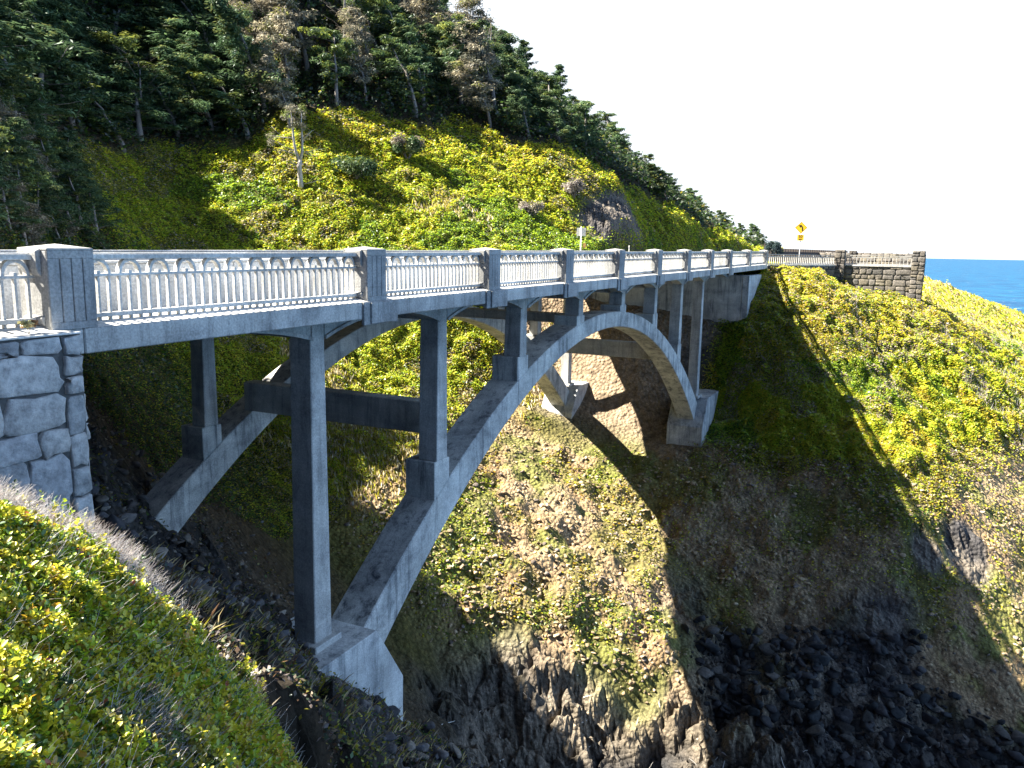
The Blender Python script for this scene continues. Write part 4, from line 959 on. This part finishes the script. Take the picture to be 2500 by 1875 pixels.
# ---------------------------------------------------------------- trees
def puffs(centers, radii, per, lean, cols, cw, a=.17, b=.05, flat=.5, rs=None):
    P = []; Nn = []; T = []
    m = len(centers); c = np.repeat(centers, per, 0); r = np.repeat(radii, per)[:, None]; n = len(c)
    dirs = unit(RNG.normal(0, 1, (n, 3))); rad = RNG.random((n, 1)) ** .4
    p = c + dirs * rad * r * np.array([1, 1, flat])
    nr = unit(dirs * np.array([.6, .6, 1]) + np.array([0, 0, .5]) + RNG.normal(0, .4, (n, 3)))
    tg = unit(dirs + np.array(lean) * .9 + RNG.normal(0, .35, (n, 3)))
    V, F = quads(p, nr, tg, RNG.uniform(.6, 1.3, n) * a, RNG.uniform(.7, 1.3, n) * b)
    pc = pick(cols, cw, m) * RNG.uniform(.7, 1.25, (m, 1))
    C = np.repeat(pc, per, 0) * RNG.uniform(.7, 1.25, (n, 1))
    return V, F, C
def make_tree(name, H, kind, seed):
    rs = np.random.default_rng(seed); root = empty(name, (0, 0, 0)); lean = np.array([.05, .33, 0]) * {'upright': .25, 'bare': .22}.get(kind, 1)
    tp = []; tr = []
    for i in range(9):
        t = i / 8; tp.append((lean[0] * H * t ** 1.6 + rs.normal(0, .06) * t, lean[1] * H * t ** 1.7 + rs.normal(0, .10) * t, H * t * (1 if kind != 'flag' else .95) - .5 * (i == 0))); tr.append(.17 * H / 8 * (1 - .88 * t) + .012)
    tb = MB(); tb.tube(tp, tr, 7); cen = []; rad = []
    nb = {'flag': 26, 'dense': 34, 'grey': 30, 'upright': 34, 'bare': 24}[kind]
    t0 = {'flag': .25, 'dense': .06, 'grey': .30, 'upright': .08, 'bare': .25}[kind]
    for k in range(nb):
        t = t0 + (1 - t0) * (k + rs.random()) / nb; q = t * 8; i = min(int(q), 7); f = q - i; base = np.array(tp[i]) * (1 - f) + np.array(tp[i + 1]) * f
        an = rs.uniform(0, 2 * math.pi); prof = (1 - t) ** .8 + .12 if kind in ('dense', 'upright') else (.25 + .75 * math.sin(math.pi * min(1, (1 - t) * 1.15 + .12)))
        Lb = H * {'flag': .30, 'dense': .34, 'grey': .26, 'upright': .26, 'bare': .36}[kind] * prof * rs.uniform(.6, 1.15)
        dr = np.array([math.cos(an), math.sin(an), rs.uniform(-.05, .35) + (.5 if kind == 'bare' else 0)]) + lean * (2.0 if kind != 'upright' else .3); dr = dr / np.linalg.norm(dr)
        if dr[1] < -.3 and kind in ('flag', 'grey'): Lb *= .45
        e1 = base + dr * Lb * .55; e2 = base + dr * Lb + np.array([0, .10, .12]) * Lb
        r0 = .022 * H / 8 * 2.2 * (1.15 - t); tb.tube([tuple(base), tuple(e1), tuple(e2)], [r0, r0 * .6, r0 * .22], 4)
        if kind in ('grey', 'bare'):
            for _ in range(3):
                s0 = base + (e2 - base) * rs.uniform(.3, .95); d2 = dr + rs.normal(0, .6, 3); tb.tube([tuple(s0), tuple(s0 + d2 * Lb * .35)], [r0 * .4, r0 * .12], 3)
        npf = {'flag': 4, 'dense': 5, 'grey': 4, 'upright': 4, 'bare': 0}[kind]
        for _ in range(npf):
            s = rs.uniform(.3, 1.08); cen.append(base + (e2 - base) * s + rs.normal(0, .10, 3) * Lb * .5 + np.array([0, 0, .1])); rad.append(H * {'flag': .072, 'dense': .075, 'grey': .088, 'upright': .06}[kind] * rs.uniform(.7, 1.3))
    if kind in ('flag', 'grey', 'dense', 'upright'):
        for _ in range(5): cen.append(np.array(tp[-1]) + rs.normal(0, .12, 3) * H * .12); rad.append(H * .04 * rs.uniform(.7, 1.2))
    if kind == 'bare': tb.tube([(0, 0, .25 * H), (-.03 * H, -.06 * H, .5 * H), (-.02 * H, -.05 * H, .85 * H)], [.013 * H, .009 * H, .003 * H], 6)
    tk = tb.build("trunk", M_bark, root, recalc=False, smooth=True)
    if cen:
        pal = {'flag': ([(.08, .13, .05), (.12, .17, .05), (.22, .25, .05), (.06, .09, .06)], [4, 3, 1.5, 3]), 'dense': ([(.07, .12, .06), (.10, .16, .07), (.18, .21, .07)], [4, 3, 1]),
               'grey': ([(.27, .24, .18), (.36, .32, .22), (.16, .16, .12), (.26, .27, .08)], [4, 3, 3, 1]), 'upright': ([(.06, .11, .07), (.08, .14, .08), (.14, .18, .07)], [4, 3, 1])}[kind]
        V, F, C = puffs(np.array(cen), np.array(rad), 42 if kind != 'grey' else 46, lean * 2.2, *pal, a=.022 * H, b=.0065 * H, flat=.55)
        cr = fast_mesh("crown", V, F, M_needle, C.astype(np.float32)); cr.parent = root
    return root
def copy_tree(o, parent=None):
    c = o.copy(); COL.objects.link(c); c.parent = parent
    if parent: c.matrix_parent_inverse = o.matrix_parent_inverse.copy()
    for ch in list(o.children): copy_tree(ch, c)
    return c
KINDS = [('flag', 'wind_swept_conifer'), ('dense', 'dense_conifer'), ('grey', 'grey_lichen_tree'), ('upright', 'upright_conifer'), ('bare', 'dead_tree')]
protos = {}
for ki, (k, nm) in enumerate(KINDS): protos[k] = [make_tree(nm, 8.0, k, 100 + ki * 10 + s) for s in range(3 if k != 'bare' else 2)]
used = set(); tree_list = []
def put_tree(kind, x, y, H, rz=0, label=None, cat="tree", group=None, sink=.15, sx=1.0, z=None):
    pr = protos[kind][len(tree_list) % len(protos[kind])]
    o = pr if pr.name not in used else copy_tree(pr); used.add(pr.name)
    o.location = (x, y, (float(h_at(np.array([x]), np.array([y]))[0]) if z is None else z) - sink); o.scale = (H / 8 * sx, H / 8 * sx, H / 8); o.rotation_euler = (0, 0, rz)
    tag(o, label, cat, group); tree_list.append(o); return o
def pxl(x, y, z):
    v = np.array([x, y, z]) - CAM; d = v @ np.array(_d); return 512 + 810.9 * (v @ np.array(_r)) / d, 384 - 810.9 * (v @ np.array(_u)) / d, d
rt = np.random.default_rng(5); pts = []
def scatter_trees(n, xr, yr, md0, mdk, umin, umax):
    tries = 0; k = 0
    while k < n and tries < 30000:
        tries += 1; x = rt.uniform(*xr); y = rt.uniform(*yr)
        z = float(h_at(np.array([x]), np.array([y]))[0])
        if forest_w(np.array([x]), np.array([y]), z)[0] < .5: continue
        u, v, d = pxl(x, y, z)
        if d < 5 or u < umin or u > umax or v < -70: continue
        md = md0 + mdk * d
        if any((x - a) ** 2 + (y - b) ** 2 < md * md for a, b, *_ in pts): continue
        pts.append((x, y, z, u, v, d)); k += 1
scatter_trees(110, (0, 60), (22, 80), 1.9, .010, -60, 290)
scatter_trees(85, (38, 95), (20, 75), 2.6, .012, 250, 560)
scatter_trees(90, (75, 215), (16, 80), 2.0, .020, 400, 790)
GL = {
 'a': ("dark wind swept conifer crowded in the shaded forest at the upper left", "shaded trees on the upper left hillside"),
 'b': ("grey lichen covered tree with pale branches in the forest above the open yellow slope", "grey trees above the open slope"),
 'c': ("green wind swept conifer in the forest above the open yellow slope", "green conifers above the open slope"),
 'd': ("blue green conifer on the descending ridge against the white sky", "ridge trees against the sky"),
 'e': ("bare pale dead tree standing among the forest conifers", "dead trees in the forest")}
for (x, y, z, u, v, d) in pts:
    q = rt.random(); H = rt.uniform(6.0, 9.5); wide = 1.1
    if u < 250: kind = 'flag' if q < .25 else 'dense' if q < .97 else 'bare'; g = 'a' if kind != 'bare' else 'e'; H *= .85; wide = 1.7
    elif x > 92 or u > 500: kind = 'upright' if q < .12 else 'dense' if q < .65 else 'flag'; g = 'd'; wide = 1.35; H *= .62 if u > 600 else .8
    else: kind = 'grey' if q < .5 else 'flag' if q < .76 else 'dense' if q < .90 else 'bare'; g = 'b' if kind == 'grey' else 'e' if kind == 'bare' else 'c'
    lab = GL[g][0]
    if g == 'a': lab = {'flag': "dark flag shaped conifer leaning inland in the shaded upper left forest", 'dense': "dark full crowned conifer reaching low in the shaded upper left forest"}[kind]
    elif g == 'c': lab = {'flag': "green wind bent conifer with bare lower trunk above the open slope", 'dense': "green bushy conifer with foliage to the ground above the open slope"}[kind]
    elif g == 'd':
        if u > 640: lab = {'flag': "small wind bent tree low on the ridge near the far end of the bridge", 'dense': "small rounded bushy tree low on the ridge near the far end of the bridge", 'upright': "small pointed tree low on the ridge near the far end of the bridge"}[kind]
        else: lab = {'flag': "blue green wind bent conifer on the descending ridge against the white sky", 'dense': "blue green broad conifer on the descending ridge against the white sky", 'upright': "blue green pointed conifer on the descending ridge against the white sky"}[kind]
    put_tree(kind, x, y, H, rt.normal(0, .5), lab, "tree", GL[g][1], sx=wide * rt.uniform(.9, 1.25))
k = 0
for _try in range(5000):
    if k >= 60: break
    x = rt.uniform(0, 30); y = rt.uniform(17, 36)
    if x > 15 + .36 * (y - 10) or forest_w(np.array([x]), np.array([y]), 0)[0] > .5: continue
    z = float(h_at(np.array([x]), np.array([y]))[0]); u, v, d = pxl(x, y, z)
    if u < -40 or u > 330 or v > 262 or any((x - a) ** 2 + (y - b) ** 2 < 1.3 for a, b, *_ in pts): continue
    pts.append((x, y, z, u, v, d)); k += 1
    put_tree(['dense', 'flag', 'dense', 'grey'][k % 4], x, y, rt.uniform(2.0, 3.6), rt.normal(0, .5), ["dark wind combed shrub on the shaded hillside behind the left railing", "low leaning dark shrub on the shaded hillside behind the left railing", "dark wind combed shrub on the shaded hillside behind the left railing", "grey brown twiggy shrub on the shaded hillside behind the left railing"][k % 4], "shrub", "shrubs on the shaded left hillside", sx=1.5)

# ---------------------------------------------------------------- single plants and rocks
def lone_tree(x, y, z):
    root = empty("dead_tree", (x, y, z)); tag(root, "pale dead forked tree standing alone at the lower edge of the forest", "tree")
    tb = MB(); Y = np.array([-.9, .43, 0.0]) * -1       # sideways spread as seen across the slope
    def limb(pts, r0, r1): tb.tube([tuple(p) for p in pts], [r0 + (r1 - r0) * i / (len(pts) - 1) for i in range(len(pts))], 7)
    s = np.array([.43, -.9, 0]); up = np.array([0, 0, 1.0]); O = np.zeros(3)
    limb([O - up * .4, O + up * .6 - s * .05, O + up * 1.7 - s * .12, O + up * 2.3 - s * .05], .24, .17)
    F_ = up * 2.1 - s * .08
    L1 = [F_, F_ + up * .9 - s * .32, F_ + up * 1.9 - s * .45, F_ + up * 3.2 - s * .55, F_ + up * 4.2 - s * .6]; L2 = [F_, F_ + up * .8 + s * .22, F_ + up * 1.8 + s * .25, F_ + up * 3.0 + s * .2, F_ + up * 3.9 + s * .25]
    limb(L1, .15, .03); limb(L2, .14, .03)
    rs = np.random.default_rng(4)
    for base, dr, ln in ((L1[1], -s * 1.0 + up * .45, 1.5), (L1[1] - up * .2, -s * 1.0 + up * .25, 1.3), (F_ - up * .3, -s + up * .5, 1.0), (L2[1], s + up * .2, 1.4), (L2[1] + up * .1, s - up * .35, 1.2), (L1[2], -s + up * .1, 1.9), (L2[2], s * .8 + up * .7, 1.0), (O + up * .4, s + up * .25, 1.6)):
        e = base + dr * ln; m = base + dr * ln * .5 - up * .06; limb([base, m, e], .055, .012)
        for _ in range(4):
            q = base + (e - base) * rs.uniform(.3, .95); limb([q, q + (dr + rs.normal(0, .55, 3)) * ln * .3], .018, .005)
    tk = tb.build("trunk", M_pale, root, recalc=False, smooth=True); tk.parent = root; tk.matrix_parent_inverse = Matrix.Identity(4)
    cen = [L1[3] + rs.normal(0, .3, 3) for _ in range(5)] + [L1[4] + rs.normal(0, .28, 3) for _ in range(4)] + [L2[3] + rs.normal(0, .3, 3) for _ in range(5)] + [L2[4] + rs.normal(0, .25, 3) for _ in range(3)] + [L1[2] - s * 1.9 + up * .2 + rs.normal(0, .2, 3) for _ in range(3)]
    V, F, C = puffs(np.array(cen), rs.uniform(.3, .5, len(cen)), 60, (0, .4, .2), [(.30, .28, .2), (.36, .34, .28), (.26, .32, .1)], [3, 2, 1], a=.13, b=.035, flat=.8)
    c = fast_mesh("crown", V, F, M_needle, C.astype(np.float32)); c.parent = root
M_pale = simple("pale_bark", (.42, .39, .36), .9, 0, 9)
lone_tree(44.1, 34.8, 5.7)
put_tree('dense', 7.8, 20.8, 8.0, .4, "dark conifer added at the left edge to shade the far rib", "tree", None, .2, sx=1.3)  # tree added at the frame edge to keep sun off the far rib
put_tree('grey', 48.5, 39.6, 6.5, .3, "grey tufted tree just behind the lone dead forked tree", "tree", None, .3)
def bush(name, x, y, z, r, h, label, cols, n=2600, leaf=.05, cw=None, seed=0):
    root = empty(name, (x, y, z)); tag(root, label, "bush"); rs = np.random.default_rng(seed); tb = MB(); cen = []; rad = []
    for k in range(9):
        an = rs.uniform(0, 6.28); e = np.array([math.cos(an) * r * .6, math.sin(an) * r * .6, h * rs.uniform(.5, .85)]); tb.tube([(0, 0, -.1), tuple(e * .5 + np.array([0, 0, .1])), tuple(e)], [.035 * r, .02 * r, .008 * r], 4)
        cen.append(e); rad.append(r * rs.uniform(.35, .55))
    cen.append(np.array([0, 0, h * .6])); rad.append(r * .6)
    k = tb.build("stem", M_bark, root, recalc=False); k.parent = root; k.matrix_parent_inverse = Matrix.Identity(4)
    V, F, C = puffs(np.array(cen), np.array(rad), n // 10, (0, .2, 0), cols, cw or [1] * len(cols), a=leaf, b=leaf * .55, flat=.85)
    c = fast_mesh("crown", V, F, M_needle, C.astype(np.float32)); c.parent = root
bush("round_bush", 65.5, .75, .38, .85, 2.1, "round dark blue green bush beside the far end post of the bridge", [(.04, .07, .07), (.06, .09, .08), (.03, .05, .06)], 3000, .07)
bush("weed_tuft", -2.55, -.12, 0.0, .10, .20, "small dry weed tuft growing at the foot of the big left post", [(.55, .45, .22), (.35, .2, .1), (.45, .42, .2)], 160, .035, seed=3)
bush("dark_bush", 54.1, 31.1, 8.9, 1.5, 2.0, "dark green lopsided bush standing on the open yellow slope below the forest", [(.06, .10, .04), (.10, .13, .06), (.20, .17, .14)], 2600, .12, seed=5)
bush("low_juniper", 48.0, 32.2, 6.9, 2.0, 1.3, "low spreading dark bush right of the lone dead forked tree", [(.05, .09, .04), (.09, .13, .05)], 3000, .12, seed=6)
bush("grey_bush", 65.1, 19.4, 6.1, 1.4, 1.6, "grey leafless looking bush above the roadside rock face", [(.26, .23, .21), (.20, .18, .17)], 2200, .11, seed=7)
bush("grey_bush", 57.9, 20.6, 4.0, 1.2, 1.3, "small mauve grey bush on the yellow slope behind the white square sign", [(.24, .21, .20), (.30, .27, .2)], 1800, .11, seed=8)
for i, (x, y, r, c, lab) in enumerate([
    (20.5, -1.0, .9, .10, "large dark boulder on the ravine floor below the arch, left of the others"), (23.5, -8.5, .95, .09, "biggest dark boulder at the bottom centre of the ravine floor"),
    (18.5, -5.5, .8, .09, "black boulder beside the near springing block of the arch")]):
    z = float(h_at(np.array([x]), np.array([y]))[0]); outcrop("boulder", (x, y, z + r * .25), (r, r * .85, r * .7), 20 + i, (c * .6, c * .6, c * .66), lab, "boulder", 4)

for k in protos:
    for pr in protos[k]:
        if pr.name not in used:
            for ch in list(pr.children): bpy.data.objects.remove(ch)
            bpy.data.objects.remove(pr)
